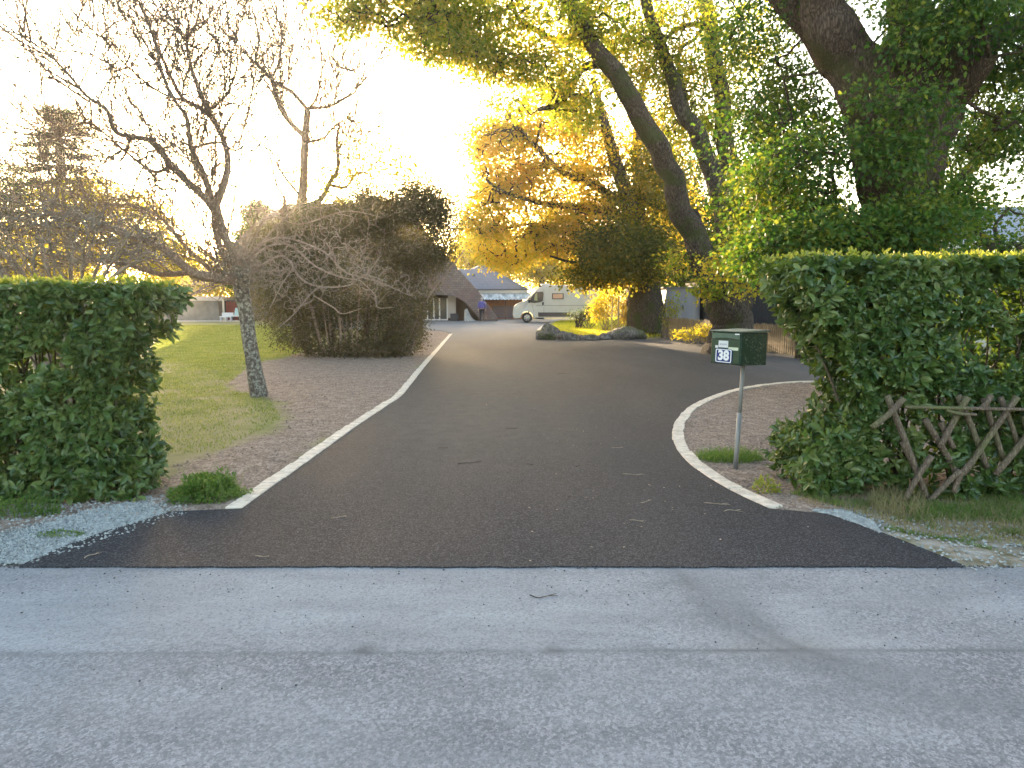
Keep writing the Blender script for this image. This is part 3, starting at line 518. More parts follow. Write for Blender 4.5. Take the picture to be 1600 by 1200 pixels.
# ------------------------------------------------------------------ laurel hedges
M_STEM = simple('laurel_stem', (0.13, 0.10, 0.06), (0.05, 0.035, 0.022), 25, 0.85, 0.5)
def hedge(label, x_at, xfar, top, y0, dep, sgn, holes, seed, thin=None):
    """x_at(z): free end of the hedge; sgn=+1 when the free end is to the right"""
    xe = x_at(0.8); t = thing('laurel_hedge', label, 'hedge', ((xe + xfar) / 2, y0 + dep / 2, 0)); ln = abs(xe - xfar); mb = MB()
    pts = []; nor = []
    def front(dens, inset, yb, ny):
        n = int(ln * top * dens); z = rng.uniform(0.04, top, n); u = rng.uniform(0, 1, n); x = np.array([x_at(v) for v in z]) * (1 - u) + xfar * u
        bmp = (fbm(np.c_[x * 1.4, z * 1.4, np.full(n, seed)], 3) - 0.45) * 0.34; y = yb + ny * (bmp - inset)
        if ny < 0 or True:
            p = np.c_[x, yb - ny * (0 - inset) - ny * 0 + (-ny) * 0 + (y - yb) * 0 - bmp * (-ny) * -1 * 0, z]
        p = np.c_[x, yb + (-ny) * inset + ny * bmp * 1.0, z]; ok = np.ones(n, bool)
        for hx, hz, hr in holes:
            ok &= np.hypot((x - hx), (z - hz)) > hr * rng.uniform(0.8, 1.25, n)
        ok &= fbm(np.c_[x * 4.5, z * 4.5, np.full(n, seed + 5)], 3) > (0.30 if inset < 0.1 else 0.2)
        if thin: ok &= rng.uniform(0, 1, n) < np.array([thin(a, b) for a, b in zip(x, z)])
        pts.append(p[ok]); nor.append(np.tile([0, ny, 0], (ok.sum(), 1)))
    front(330, 0.0, y0, -1.0); front(170, 0.14, y0, -1.0); front(90, 0.3, y0, -1.0)
    front(130, 0.0, y0 + dep, 1.0); front(70, 0.15, y0 + dep, 1.0)
    n = int(dep * top * 300); z = rng.uniform(0.04, top, n); y = rng.uniform(y0, y0 + dep, n); x = np.array([x_at(v) for v in z]) + sgn * (fbm(np.c_[y * 2, z * 2, np.full(n, seed + 2)], 3) - 0.45) * 0.25 - sgn * rng.choice([0, 0.1, 0.2], n)
    pts.append(np.c_[x, y, z]); nor.append(np.tile([sgn, 0, 0], (n, 1)))
    n = int(ln * dep * 330); u = rng.uniform(0, 1, n); x = x_at(top) * (1 - u) + xfar * u; y = rng.uniform(y0, y0 + dep, n); z = top + rng.uniform(-0.09, 0.012, n)
    pts.append(np.c_[x, y, z]); nor.append(np.tile([0, 0, 1.0], (n, 1)))
    p = np.concatenate(pts); nn = np.concatenate(nor); n = len(p); ax = nz(nn * 0.75 + rand_dirs(n) * 0.55 + np.array([0, 0, 0.45]))
    per = 6; e1 = nz(np.cross(ax, rand_dirs(n))); e2 = np.cross(ax, e1); ph = rng.uniform(0, 6.28, n); C = []; A = []; N = []
    for k in range(per):
        a = ph + k * 2.4; rd = e1 * np.cos(a)[:, None] + e2 * np.sin(a)[:, None]; d = nz(rd * rng.uniform(0.7, 1.2, (n, 1)) + ax * rng.uniform(0.25, 0.9, (n, 1)))
        C.append(p - ax * (0.012 * k)); A.append(d); N.append(nz(ax * 1.0 + rand_dirs(n) * 0.35 - d * 0.2))
    C = np.concatenate(C); A = np.concatenate(A); N = np.concatenate(N); keep = rng.uniform(0, 1, len(C)) < 0.9; C, A, N = C[keep], A[keep], N[keep]
    sz = rng.uniform(0.055, 0.108, len(C)); C[:, 2] = np.maximum(C[:, 2], 0.02); lim = (C + A * sz[:, None])[:, 2] < top + 0.035
    C, A, N, sz = C[lim], A[lim], N[lim], sz[lim]; leaves(mb, C, A, N, sz, sz * rng.uniform(0.38, 0.5, len(C)), 'laurel'); mb.build('foliage', M_LAUREL, t)
    # fresh shoots along the clipped top
    mb = MB(); n = int(ln * dep * 150); u = rng.uniform(0, 1, n); x = x_at(top) * (1 - u) + xfar * u; y = rng.uniform(y0 - 0.02, y0 + dep, n)
    z = top + rng.uniform(-0.03, 0.03, n) + 0.02 * (fbm(np.c_[x * 3, y * 3], 2)); p = np.c_[x, y, z]
    for k in range(4):
        d = nz(rand_dirs(n) * 0.8 + np.array([0, 0, 0.9])); s = rng.uniform(0.03, 0.065, n); leaves(mb, p, d, rand_dirs(n), s, s * 0.4, 'laurel')
    mb.build('new_shoots', M_LAUREL_NEW, t)
    # a few pale, dead or freshly lit leaves and the woody stems inside
    mb = MB(); k = int(ln / 0.22)
    for i in range(k):
        bx = xe - sgn * (0.12 + 0.95 * ln * i / k) + random.uniform(-0.06, 0.06); by = y0 + dep * random.uniform(0.3, 0.7); p0 = np.array([bx, by, 0])
        for j in range(5):
            q = [p0, p0 + (random.uniform(-.1, .1), random.uniform(-.12, .12), top * .3), p0 + (random.uniform(-.25, .25), random.uniform(-.3, .25), top * .62), p0 + (random.uniform(-.4, .4), random.uniform(-.4, .35), top * random.uniform(.8, .95))]
            q = np.array(q); q[:, 1] = np.clip(q[:, 1], y0 + 0.06, y0 + dep - 0.06); mb.tube(spline(q, 9), np.linspace(random.uniform(0.010, 0.022), 0.004, 9), 5)
    mb.build('stems', M_STEM, t, True); return t
YL = 5.75
def xl(z): return np.interp(z, [0, 0.1, 0.3, 0.5, 0.9, 1.3, 1.6, 1.76], [-3.02, -2.98, -3.02, -3.18, -3.14, -3.00, -2.86, -2.88])
hedge('clipped laurel hedge at left of the driveway, free end beside the lawn', xl, -6.6, 1.72, YL, 0.8, 1,
      [(P(22, 585, YL)[0], P(22, 585, YL)[2], 0.13), (P(55, 565, YL)[0], P(55, 565, YL)[2], 0.10), (P(95, 630, YL)[0], P(95, 630, YL)[2], 0.08), (P(215, 570, YL)[0], P(215, 570, YL)[2], 0.06)], 1.0)
YR = 5.85
def xrr(z): return np.interp(z, [0, 0.15, 0.35, 0.5, 0.6, 0.8, 1.1, 1.4, 1.6, 1.8, 1.97], [2.42, 2.34, 2.36, 2.42, 2.64, 2.78, 2.64, 2.44, 2.28, 2.22, 2.22])
def thinR(x, z):
    c = P(1500, 690, YR); d = (x - c[0]) / 0.75; e = (z - c[2]) / 0.40; return 0.55 if d * d + e * e < 1 else 1.0
hedge('clipped laurel hedge at right, behind the crossed pole lattice', xrr, 7.0, 1.93, YR, 0.85, -1,
      [(P(1290, 440, YR)[0], P(1290, 440, YR)[2], 0.09), (P(1340, 440, YR)[0], P(1340, 440, YR)[2], 0.07), (P(1585, 470, YR)[0], P(1585, 470, YR)[2], 0.12), (P(1400, 545, YR)[0], P(1400, 545, YR)[2], 0.05)], 8.0, thinR)

# ------------------------------------------------------------------ lattice fence of crossed poles
M_POLE = barkmat('weathered_pole', (0.22, 0.165, 0.12), (0.08, 0.058, 0.042), (0.24, 0.25, 0.16), 0.64, 3.0, (0.13, 0.15, 0.05), 0.5)
LY = YR - 0.12
t = thing('lattice_fence', 'low fence of crossed round poles in front of the right hedge', 'fence', (*P(1500, 700, LY)[:2], 0))
def pole(x0, y0p, x1, y1p, r, dy):
    mb = MB(); a = P(x0, y0p, LY + dy); b = P(x1, y1p, LY + dy); path = spline([a, (a + b) / 2 + rng.normal(size=3) * 0.012, b], 9)
    mb.tube(path, np.linspace(r, r * 0.85, 9), 8, True, 0.06, rng.uniform(0, 9)); mb.build('pole', M_POLE, t, True)
pw = 0.026
for a in [(1386, 618, 1453, 790), (1445, 655, 1500, 750), (1497, 618, 1542, 730), (1537, 622, 1568, 718), (1563, 620, 1592, 700), (1600, 650, 1640, 760), (1410, 690, 1445, 770), (1470, 660, 1490, 700), (1620, 620, 1690, 780), (1660, 620, 1730, 780), (1700, 620, 1770, 780), (1740, 620, 1810, 780)]:
    pole(*a, pw * random.uniform(0.8, 1.1), 0.03)
for a in [(1412, 622, 1362, 668), (1512, 620, 1468, 700), (1548, 618, 1530, 640), (1590, 620, 1505, 742), (1640, 630, 1555, 742), (1456, 712, 1412, 785), (1520, 720, 1490, 770), (1700, 620, 1610, 780), (1750, 620, 1660, 780), (1800, 620, 1710, 780), (1500, 735, 1450, 785)]:
    pole(*a, pw * random.uniform(0.8, 1.1), -0.03)
for a in [(1415, 636, 1830, 640), (1478, 641, 1525, 648)]:
    mb = MB(); p, q = P(a[0], a[1], LY - 0.08), P(a[2], a[3], LY - 0.08); mb.tube(spline([p, (p + q) / 2 + (0, 0, -0.01), q], 12), 0.014, 7, True, 0.06); mb.build('rail', M_POLE, t, True)

# ------------------------------------------------------------------ mailbox
mb_base = G(1149, 733); mb_top = P(1161, 572, mb_base[1] + 0.02)
t = thing('mailbox', 'dark green metal mailbox on a leaning grey post, number plate 38', 'mailbox', mb_base)
ax = nz(mb_top - mb_base); MG = simple('green_paint', (0.006, 0.050, 0.026), (0.003, 0.030, 0.016), 30, 0.35, 0.05)
m_, nt, b, _ = newmat('green_paint_worn'); co = coords(nt); n_ = noise(nt, co, 55, 5, 0.75); reg = noise(nt, co, 9, 2)
f = mix(nt, 1.0, ramp(nt, n_, [(0.57, (0, 0, 0)), (0.60, (1, 1, 1))]), ramp(nt, reg, [(0.42, (0, 0, 0)), (0.54, (1, 1, 1))]), 'MULTIPLY')
nt.links.new(mix(nt, f, (0.004, 0.030, 0.016), (0.20, 0.25, 0.17)), b.inputs['Base Color']); b.inputs['Roughness'].default_value = 0.4; MGW = m_
M_GALV = simple('galvanised_post', (0.34, 0.33, 0.31), (0.20, 0.19, 0.18), 18, 0.55, 0.2, metal=0.3, stretch=(1, 1, 0.3))
M_DUST = simple('dusty_lid', (0.26, 0.26, 0.19), (0.12, 0.14, 0.10), 25, 0.9, 0.2)
seam_p = mb_base + (mb_top - mb_base) * 0.55
mb = MB(); mb.tube([mb_base - ax * 0.05, seam_p], 0.023, 14); mb.build('post', M_GALV, t, True)
mb = MB(); mb.tube([seam_p - ax * 0.02, mb_top + ax * 0.03], 0.0195, 14); mb.build('upper_post', M_GALV, t, True)
# local frame of the box: front normal faces camera-left
th = R(57); fx = nz(np.array([math.cos(th), -math.sin(th), 0.0]))      # along the front, towards the near corner
Z = nz(ax * 0.6 + np.array([0, 0, 1.0]) * 0.4); fx = nz(fx - Z * (fx @ Z)); fn = nz(np.cross(fx, Z))                 # out of the front
WB, HB, DB = 0.36, 0.30, 0.36
near = P(1157, 571.5, mb_base[1] - 0.17)                                # near bottom corner
def BX(u, v, d): return near - fx * u + Z * v - fn * d                  # u: from near corner along the front, v: up, d: depth
if fn @ (CAM - near) < 0: fn = -fn
def bbox(mbx, u0, u1, v0, v1, d0, d1, bev=0.0):
    c = [BX(u, v, d) for v in (v0, v1) for (u, d) in ((u0, d0), (u1, d0), (u1, d1), (u0, d1))]
    mbx.add(c, [(0, 3, 2, 1), (4, 5, 6, 7), (0, 1, 5, 4), (1, 2, 6, 5), (2, 3, 7, 6), (3, 0, 4, 7)])
def bev(o, wd=0.004):
    md = o.modifiers.new('bevel', 'BEVEL'); md.width = wd; md.segments = 2; md.limit_method = 'ANGLE'; return o
mb = MB(); bbox(mb, 0, WB, 0, HB, 0, DB); bev(mb.build('body', MGW, t), 0.008)
mb = MB(); c = [BX(u, v, d) for v in (0, 1) for (u, d) in ((-0.012, -0.018), (WB + 0.012, -0.018), (WB + 0.012, DB + 0.01), (-0.012, DB + 0.01))]
for i, hh in enumerate((HB + 0.002, HB + 0.002, HB + 0.002, HB + 0.002)): c[i] = c[i] + Z * hh
for i, hh in enumerate((HB + 0.012, HB + 0.012, HB + 0.03, HB + 0.03)): c[4 + i] = c[4 + i] + Z * (hh - 1)
mb.add(c, [(0, 3, 2, 1), (4, 5, 6, 7), (0, 1, 5, 4), (1, 2, 6, 5), (2, 3, 7, 6), (3, 0, 4, 7)]); bev(mb.build('lid', M_DUST, t))
mb = MB(); bbox(mb, 0.012, WB - 0.012, 0.012, HB - 0.075, -0.006, 0.004); door = mb.build('door', MG, t); bev(door)
mb = MB()                                                              # letter flap with a curved lower edge
n = 14; us = np.linspace(0.014, WB - 0.014, n); lo = HB - 0.066 + 0.012 * np.sin(np.linspace(0, math.pi, n))
A_ = [BX(u, v, -0.012) for u, v in zip(us, lo)] + [BX(u, HB - 0.012, -0.010) for u in us]; mb.add(A_, [(i, i + 1, n + i + 1, n + i) for i in range(n - 1)])
A_ = [BX(u, v, -0.012) for u, v in zip(us, lo)] + [BX(u, v + 0.004, 0.0) for u, v in zip(us, lo)]; mb.add(A_, [(i, i + 1, n + i + 1, n + i) for i in range(n - 1)])
mb.build('letter_flap', simple('flap_paint', (0.03, 0.10, 0.075), (0.02, 0.07, 0.05), 20, 0.3, 0.0), t, True)
M_LAB = plain('paper_label', (0.70, 0.70, 0.70), 0.6); M_CREAM = plain('cream_label', (0.60, 0.66, 0.48), 0.6)
mb = MB(); bbox(mb, 0.15, 0.262, 0.155, 0.218, -0.010, -0.005); mb.build('name_label', M_LAB, t)
mb = MB(); bbox(mb, 0.03, 0.142, 0.135, 0.162, -0.010, -0.005); mb.build('cream_label', M_CREAM, t)
mb = MB(); bbox(mb, 0.27, 0.30, 0.148, 0.172, -0.010, -0.005); mb.build('side_label', M_LAB, t)
mb = MB(); bbox(mb, 0.02, 0.07, HB - 0.022, HB - 0.010, -0.016, -0.011); mb.build('flap_sticker', M_LAB, t)
M_BLUE = plain('enamel_blue', (0.018, 0.045, 0.20), 0.25); M_WH = plain('enamel_white', (0.80, 0.80, 0.82), 0.3)
def rrect(cu, cv, hw, hh, r, d, k=5):
    pts = []
    for sx, sy, a0 in ((1, 1, 0), (-1, 1, 90), (-1, -1, 180), (1, -1, 270)):
        for i in range(k + 1):
            a = R(a0 + 90 * i / k); pts.append(BX(cu + sx * (hw - r) + math.cos(a) * r, cv + sy * (hh - r) + math.sin(a) * r, d))
    return pts
def plate(cu, cv, hw, hh, r, d0, d1, name, mat, parent):
    a, b_ = rrect(cu, cv, hw, hh, r, d0), rrect(cu, cv, hw, hh, r, d1); n = len(a); mb = MB(); mb.add(a + b_, [tuple(range(n))], [(i, (i + 1) % n, (i + 1) % n + n, i + n) for i in range(n)]); return mb.build(name, mat, parent)
pc = (0.195, 0.078)
npl = plate(*pc, 0.100, 0.066, 0.018, -0.0115, -0.005, 'number_plate', M_BLUE, t)
def ring_plate():
    a, b_ = rrect(*pc, 0.094, 0.061, 0.015, -0.0125), rrect(*pc, 0.084, 0.054, 0.011, -0.0125); n = len(a); mb = MB(); mb.add(a + b_, [(i, (i + 1) % n, (i + 1) % n + n, i + n) for i in range(n)]); return mb.build('plate_border', M_WH, npl)
ring_plate()
def text_mesh(txt, size, cu, cv, d, mat, parent, name, off=0.0, sx=1.0):
    cu_ = bpy.data.curves.new('txt', 'FONT'); cu_.body = txt; cu_.size = size; cu_.align_x = 'CENTER'; cu_.align_y = 'CENTER'; cu_.offset = off; cu_.resolution_u = 4
    tmp = bpy.data.objects.new('txt', cu_); S.collection.objects.link(tmp); dg = bpy.context.evaluated_depsgraph_get(); me = bpy.data.meshes.new_from_object(tmp.evaluated_get(dg))
    bpy.data.objects.remove(tmp); co = np.zeros(len(me.vertices) * 3); me.vertices.foreach_get('co', co); co = co.reshape(-1, 3)
    V = np.array([BX(cu - x * sx, cv + y, d) for x, y, z in co]) - np.array(ORG[parent.name]); me.vertices.foreach_set('co', V.ravel()); me.materials.clear(); me.materials.append(mat); me.update()
    o = bpy.data.objects.new(name, me); S.collection.objects.link(o); o.parent = parent; ORG[o.name] = ORG[parent.name]; return o
text_mesh('38', 0.122, pc[0], pc[1], -0.0128, M_WH, npl, 'house_number', 0.0058, 1.08)
M_INK = plain('ink', (0.12, 0.12, 0.14), 0.6)
for i, tx in enumerate(('', '')): pass
mb = MB()
for k in range(7): u = 0.165 + k * 0.0125; bbox(mb, u, u + 0.006 + 0.003 * (k % 2), 0.178, 0.192, -0.0106, -0.0101)
mb.build('label_lettering', plain('faded_ink', (0.36, 0.36, 0.37), 0.7), t)

# ------------------------------------------------------------------ fallen twigs on the tarmac
M_TW = simple('fallen_twig', (0.10, 0.075, 0.055), (0.05, 0.035, 0.025), 30, 0.9, 0.2); M_TWL = simple('pale_fallen_twig', (0.42, 0.35, 0.26), (0.25, 0.2, 0.14), 30, 0.9, 0.2)
def twig(px, py, ln, ang, mat, label, grp, z=0.02):
    ln *= 0.9; c = G(px, py); t = thing('twig', label, 'twig', (c[0], c[1], 0), grp); d = np.array([math.cos(ang), math.sin(ang), 0]); s = np.array([-d[1], d[0], 0]); mb = MB()
    path = [c + d * ln * u + s * ln * random.uniform(-0.16, 0.16) + (0, 0, z) for u in (-0.5, -0.2, 0.15, 0.5)]; mb.tube(spline(path, 9), np.linspace(0.0034, 0.0014, 9), 5)
    a = path[2]; mb.tube([a, a + d * ln * 0.2 + s * ln * 0.16, a + d * ln * 0.3 + s * ln * 0.2], [0.0028, 0.002, 0.0015], 4)
    mb.build('stem', mat, t, True)
DW = ['long curved dark twig in the middle of the driveway, left of centre', 'short dark twig just above the long curved one', 'dark straight twig in the driveway centre, further back than the curved one', 'dark twig right of the long curved one, left of a pair', 'rightmost dark twig in the row across the middle of the driveway', 'small dark twig nearest the pale road, right of centre', 'dark twig far up the driveway before the rocks, left one', 'dark twig farthest up the driveway near the rock row', 'tiny dark twig touching the end of the short one above the curved twig', 'dark twig lying off the left kerb bend', 'dark twig far up the driveway towards the thick trunk']
for px, py, l, a in ((735, 725, 0.30, 0.35), (692, 702, 0.13, -0.3), (800, 672, 0.2, 0.5), (826, 728, 0.12, -0.9), (905, 731, 0.09, 0.8), (892, 780, 0.06, 0.4), (880, 585, 0.25, 0.3), (900, 548, 0.25, -0.2)):
    twig(px, py, l, a, M_TW, DW.pop(0), 'dark twigs on the driveway')
PW = ['pale twig left of the right kerb, farthest of the pale ones there', 'pale twig beside the lower end of the right kerb', 'pale twig just below the one beside the right kerb end', 'pale twig on the apron, centre right', 'pale twig far up the drive level with the mailbox foot', 'pale forked twig on the left tip of the dark apron', 'pale twig at the front edge of the apron below the left kerb', 'pale twig on the apron right of the left kerb end', 'pale twig between the centre and the right kerb end']
for px, py, l, a in ((990, 744, 0.22, -0.05), (1120, 790, 0.22, -0.2), (1145, 802, 0.16, -0.1), (995, 818, 0.12, -0.3), (965, 702, 0.14, 0.2), (145, 872, 0.12, 0.9), (410, 874, 0.1, 0.0), (530, 812, 0.12, 0.1), (1010, 787, 0.14, 0.5)):
    twig(px, py, l, a, M_TWL, PW.pop(0), 'pale twigs on the driveway')
twig(850, 935, 0.17, -0.05, M_TW, 'brown curved twig lying alone on the pale old road', None, 0.01)
mb = MB(); q = []
for px, py, n, s in ((1000, 800, 10, 0.5), (960, 670, 16, 0.5), (920, 690, 10, 0.4), (1060, 765, 12, 0.3), (880, 800, 6, 0.6), (800, 640, 8, 0.8), (1010, 640, 8, 0.6)):
    c = G(px, py); q.append(np.c_[c[0] + rng.normal(0, s, n), c[1] + rng.normal(0, s, n), np.full(n, 0.018)])
q = np.concatenate(q); leaves(mb, q, nz(rand_dirs(len(q)) * np.array([1, 1, 0.1])), np.tile([0.1, 0.1, 1.0], (len(q), 1)), 0.022, 0.014, 'round')
tag(mb.build('leaf_litter', M_TWL), 'pale leaf scraps scattered over the dark driveway', 'leaf litter', kind='stuff')

def grow_twigs(mb, skel, n0, L0, r0, levels=3, up=0.25, kids=5, spread=0.9, gn=0.22, minr=0.0045, k=3):
    acc = []; m = 6; skel = [s for s in skel if len(s) > 3]; w_ = np.array([len(s) for s in skel], float); stack = []
    for _ in range(n0):
        p = skel[rng.choice(len(skel), p=w_ / w_.sum())]; i = int(rng.integers(1, len(p) - 1)); t = nz(p[min(i + 1, len(p) - 1)] - p[i - 1]); q = rand_dirs(1)[0]; q = nz(q - t * (q @ t))
        stack.append((p[i], nz(t * rng.uniform(0.3, 1.0) + q * spread + np.array([0, 0, up])), L0 * rng.uniform(0.5, 1.25), r0 * rng.uniform(0.7, 1.2), 1))
    while stack:
        o, d, L, r_, lv = stack.pop(); path = [o]; dd = d.copy()
        for j in range(m):
            dd = nz(dd + rng.normal(size=3) * gn + np.array([0, 0, up * 0.25])); path.append(path[-1] + dd * L / m)
        path = np.array(path); acc.append((path, r_))
        if lv < levels:
            for c in range(int(rng.integers(kids - 2, kids + 2))):
                j = int(rng.integers(1, m + 1)); t = nz(path[j] - path[j - 1]); q = rand_dirs(1)[0]; q = nz(q - t * (q @ t))
                stack.append((path[j], nz(t * rng.uniform(0.5, 1.1) + q * spread * 0.8 + np.array([0, 0, up * 0.5])), L * rng.uniform(0.35, 0.7), r_ * 0.6, lv + 1))
    A = np.array([a for a, _ in acc]); rr = np.array([b for _, b in acc]); n = len(A); T = nz(np.gradient(A, axis=1)); u = nz(np.cross(T, np.array([0.31, 0.2, 0.93]))); v = np.cross(T, u)
    an = np.arange(k) * 2 * math.pi / k; rad = rr[:, None] * np.linspace(1, 0.45, m + 1)[None]; rad = np.maximum(rad, minr)
    V = A[:, :, None] + (u[:, :, None] * np.cos(an)[None, None, :, None] + v[:, :, None] * np.sin(an)[None, None, :, None]) * rad[:, :, None, None]
    b = np.arange(k); c = (b + 1) % k; f = np.concatenate([np.c_[i * k + b, i * k + c, (i + 1) * k + c, (i + 1) * k + b] for i in range(m)])
    mb.add(V.reshape(-1, 3), ((np.arange(n) * (m + 1) * k)[:, None, None] + f[None]).reshape(-1, 4))

# ------------------------------------------------------------------ bare lichen-covered tree (left)
def bare_tree(name, label, Y, base, limbs, blobs, sk_extra=0, r0=0.006, rmax=0.022, tm=B_LICH, bm=B_BARE, bmY=0.14, expo=0.45, crown='branches', wob=0.11, tw=None):
    t = thing(name, label, 'tree', base); mb = MB(); trunk = MB(); sk = []
    for i, (pts, rr, dY) in enumerate(limbs):
        tgt = trunk if i == 0 else mb; path = limb(tgt, pts, Y, rr, dY, k=10 if i == 0 else 8, rough=0.14); sk.append(path if i else path[-4:])
    skl = sk[1:]; sk = np.concatenate(sk); pts = blob_points([(*b[:6], int(b[6] * 0.10)) for b in blobs], 0.1); mst(mb, sk, pts, r0, rmax, wob, 4, expo, 0.3)
    grow_twigs(mb, skl, *tw)
    trunk.build('trunk', tm, t, True); mb.build(crown, bm, t, True); return t, sk
YA = float(G(403, 620)[1])
limbsA = [
 ([(404, 622), (398, 580), (390, 530), (382, 485), (378, 450), (376, 415)], [0.16, 0.125, 0.115, 0.115, 0.13, 0.15], 0),
 ([(378, 430), (360, 390), (345, 350), (336, 322)], [0.09, 0.075, 0.07, 0.07], -0.3),
 ([(372, 425), (350, 400), (338, 360), (334, 325)], [0.08, 0.06, 0.055, 0.055], 0.1),
 ([(336, 326), (310, 300), (268, 258), (240, 222), (212, 214), (180, 206), (166, 172), (135, 150), (108, 118), (82, 90), (45, 60), (12, 15)], [0.06, 0.055, 0.05, 0.042, 0.036, 0.034, 0.028, 0.024, 0.02, 0.015, 0.01, 0.006], -2.0),
 ([(336, 326), (350, 290), (355, 250), (346, 212), (322, 176), (288, 156), (268, 122), (250, 82), (232, 40), (212, -10), (200, -60)], [0.065, 0.06, 0.052, 0.046, 0.04, 0.036, 0.032, 0.026, 0.02, 0.014, 0.01], 1.5),
 ([(334, 322), (318, 270), (298, 232), (292, 185), (275, 160), (255, 120), (240, 60), (225, 20), (215, -30)], [0.05, 0.042, 0.038, 0.034, 0.028, 0.024, 0.018, 0.012, 0.008], -0.6),
 ([(330, 180), (310, 140), (298, 100), (292, 66), (305, 40), (312, 10), (305, -30)], [0.034, 0.03, 0.026, 0.024, 0.018, 0.013, 0.01], 1.0),
 ([(292, 66), (275, 45), (255, 32), (232, 28)], [0.02, 0.016, 0.014, 0.01], 0.5),
 ([(288, 156), (262, 150), (230, 130), (190, 95), (160, 60), (120, 30), (90, 10)], [0.024, 0.02, 0.017, 0.014, 0.011, 0.008, 0.006], 0.8),
 ([(268, 258), (240, 268), (200, 240), (150, 200), (125, 215), (60, 220)], [0.03, 0.026, 0.02, 0.016, 0.01, 0.006], 0.8),
 ([(300, 232), (340, 222), (365, 235), (385, 225)], [0.024, 0.02, 0.014, 0.01], -1.0),
 ([(322, 176), (352, 150), (370, 105), (368, 60)], [0.02, 0.016, 0.012, 0.008], -0.6),
 ([(376, 440), (340, 435), (300, 425), (250, 385), (180, 360), (120, 335), (40, 340), (-30, 360)], [0.09, 0.08, 0.07, 0.055, 0.042, 0.034, 0.02, 0.012], -1.5),
 ([(300, 425), (250, 428), (190, 410), (130, 405), (60, 398), (-20, 405)], [0.045, 0.04, 0.034, 0.028, 0.018, 0.01], -0.8),
 ([(340, 432), (290, 385), (250, 340), (200, 320), (140, 322)], [0.04, 0.034, 0.026, 0.018, 0.01], 1.2),
]
blobA = [(200, 190, YA, 120, 100, 1.6, 1000), (110, 110, YA, 110, 100, 1.4, 330), (310, 100, YA, 100, 130, 1.4, 1000), (250, 20, YA + .5, 110, 90, 1.4, 600), (320, 230, YA, 80, 80, 1.0, 520), (230, 270, YA, 80, 60, 1.0, 660),
         (60, 200, YA - 1, 60, 110, 1.2, 90), (120, 250, YA - 1, 120, 40, 1.0, 160), (370, 330, YA, 45, 60, .7, 110), (370, 160, YA, 40, 60, 0.9, 120), (250, 330, YA, 70, 60, 1.2, 260)]
t, skA = bare_tree('bare_tree', 'leafless tree with lichen spotted leaning trunk at the lawn edge', YA, G(404, 620), limbsA, blobA, tw=(235, 1.7, 0.013, 3, 0.30, 5, 0.8, 0.13, 0.0046))
# pale low twigs drooping to the right, dense tangle round the fork, and the low tangle to the left
mb = MB(); sk = []
for pts, rr, dY in [
  ([(380, 420), (410, 390), (450, 382), (500, 420), (560, 436), (595, 400)], [0.022, 0.018, 0.015, 0.013, 0.01, 0.006], -1.2),
  ([(380, 410), (430, 372), (500, 390), (540, 425), (590, 440), (640, 462)], [0.02, 0.016, 0.014, 0.012, 0.009, 0.005], -0.6),
  ([(385, 430), (440, 400), (470, 435), (500, 448), (545, 446), (570, 430), (605, 440)], [0.02, 0.017, 0.015, 0.013, 0.01, 0.008, 0.005], -1.6),
  ([(560, 436), (585, 460), (590, 480), (615, 480)], [0.01, 0.008, 0.006, 0.004], -1.4),
  ([(500, 448), (485, 460), (460, 490), (432, 515)], [0.01, 0.009, 0.007, 0.004], -1.9),
  ([(490, 462), (520, 480), (535, 490), (565, 482)], [0.009, 0.008, 0.006, 0.004], -1.5),
  ([(440, 400), (458, 415), (440, 445), (420, 485)], [0.012, 0.01, 0.008, 0.004], -1.5),
  ([(385, 400), (420, 340), (470, 350), (540, 330), (600, 340)], [0.018, 0.014, 0.011, 0.008, 0.005], 0.5),
  ([(380, 415), (440, 345), (490, 310), (560, 300)], [0.016, 0.012, 0.009, 0.005], 1.0)]:
    sk.append(limb(mb, pts, YA, rr, dY, k=6, rough=0.1))
pts = blob_points([(430, 400, YA - .6, 60, 50, .9, 380), (520, 400, YA - .5, 90, 60, .8, 300), (480, 340, YA, 90, 40, .8, 160), (590, 440, YA - .6, 60, 40, .6, 90), (470, 450, YA - 1, 60, 40, .6, 120), (650, 450, YA - .6, 40, 40, .5, 30)], 0.0)
mst(mb, np.concatenate(sk), pts, 0.0028, 0.012, 0.2, 4, 0.4, 0.1); mb.build('low_twigs', B_TWIG, t, True)['label'] = 'pale low twigs arching over the round bush'
mb = MB(); pts = blob_points([(370, 410, YA, 50, 42, .7, 900), (400, 430, YA - .2, 60, 30, .6, 300), (330, 430, YA, 50, 28, .6, 260)], 0.0); mst(mb, skA[-400:], pts, 0.003, 0.014, 0.25, 4, 0.4, 0.1); mb.build('twig_tangle', B_GREY, t, True)

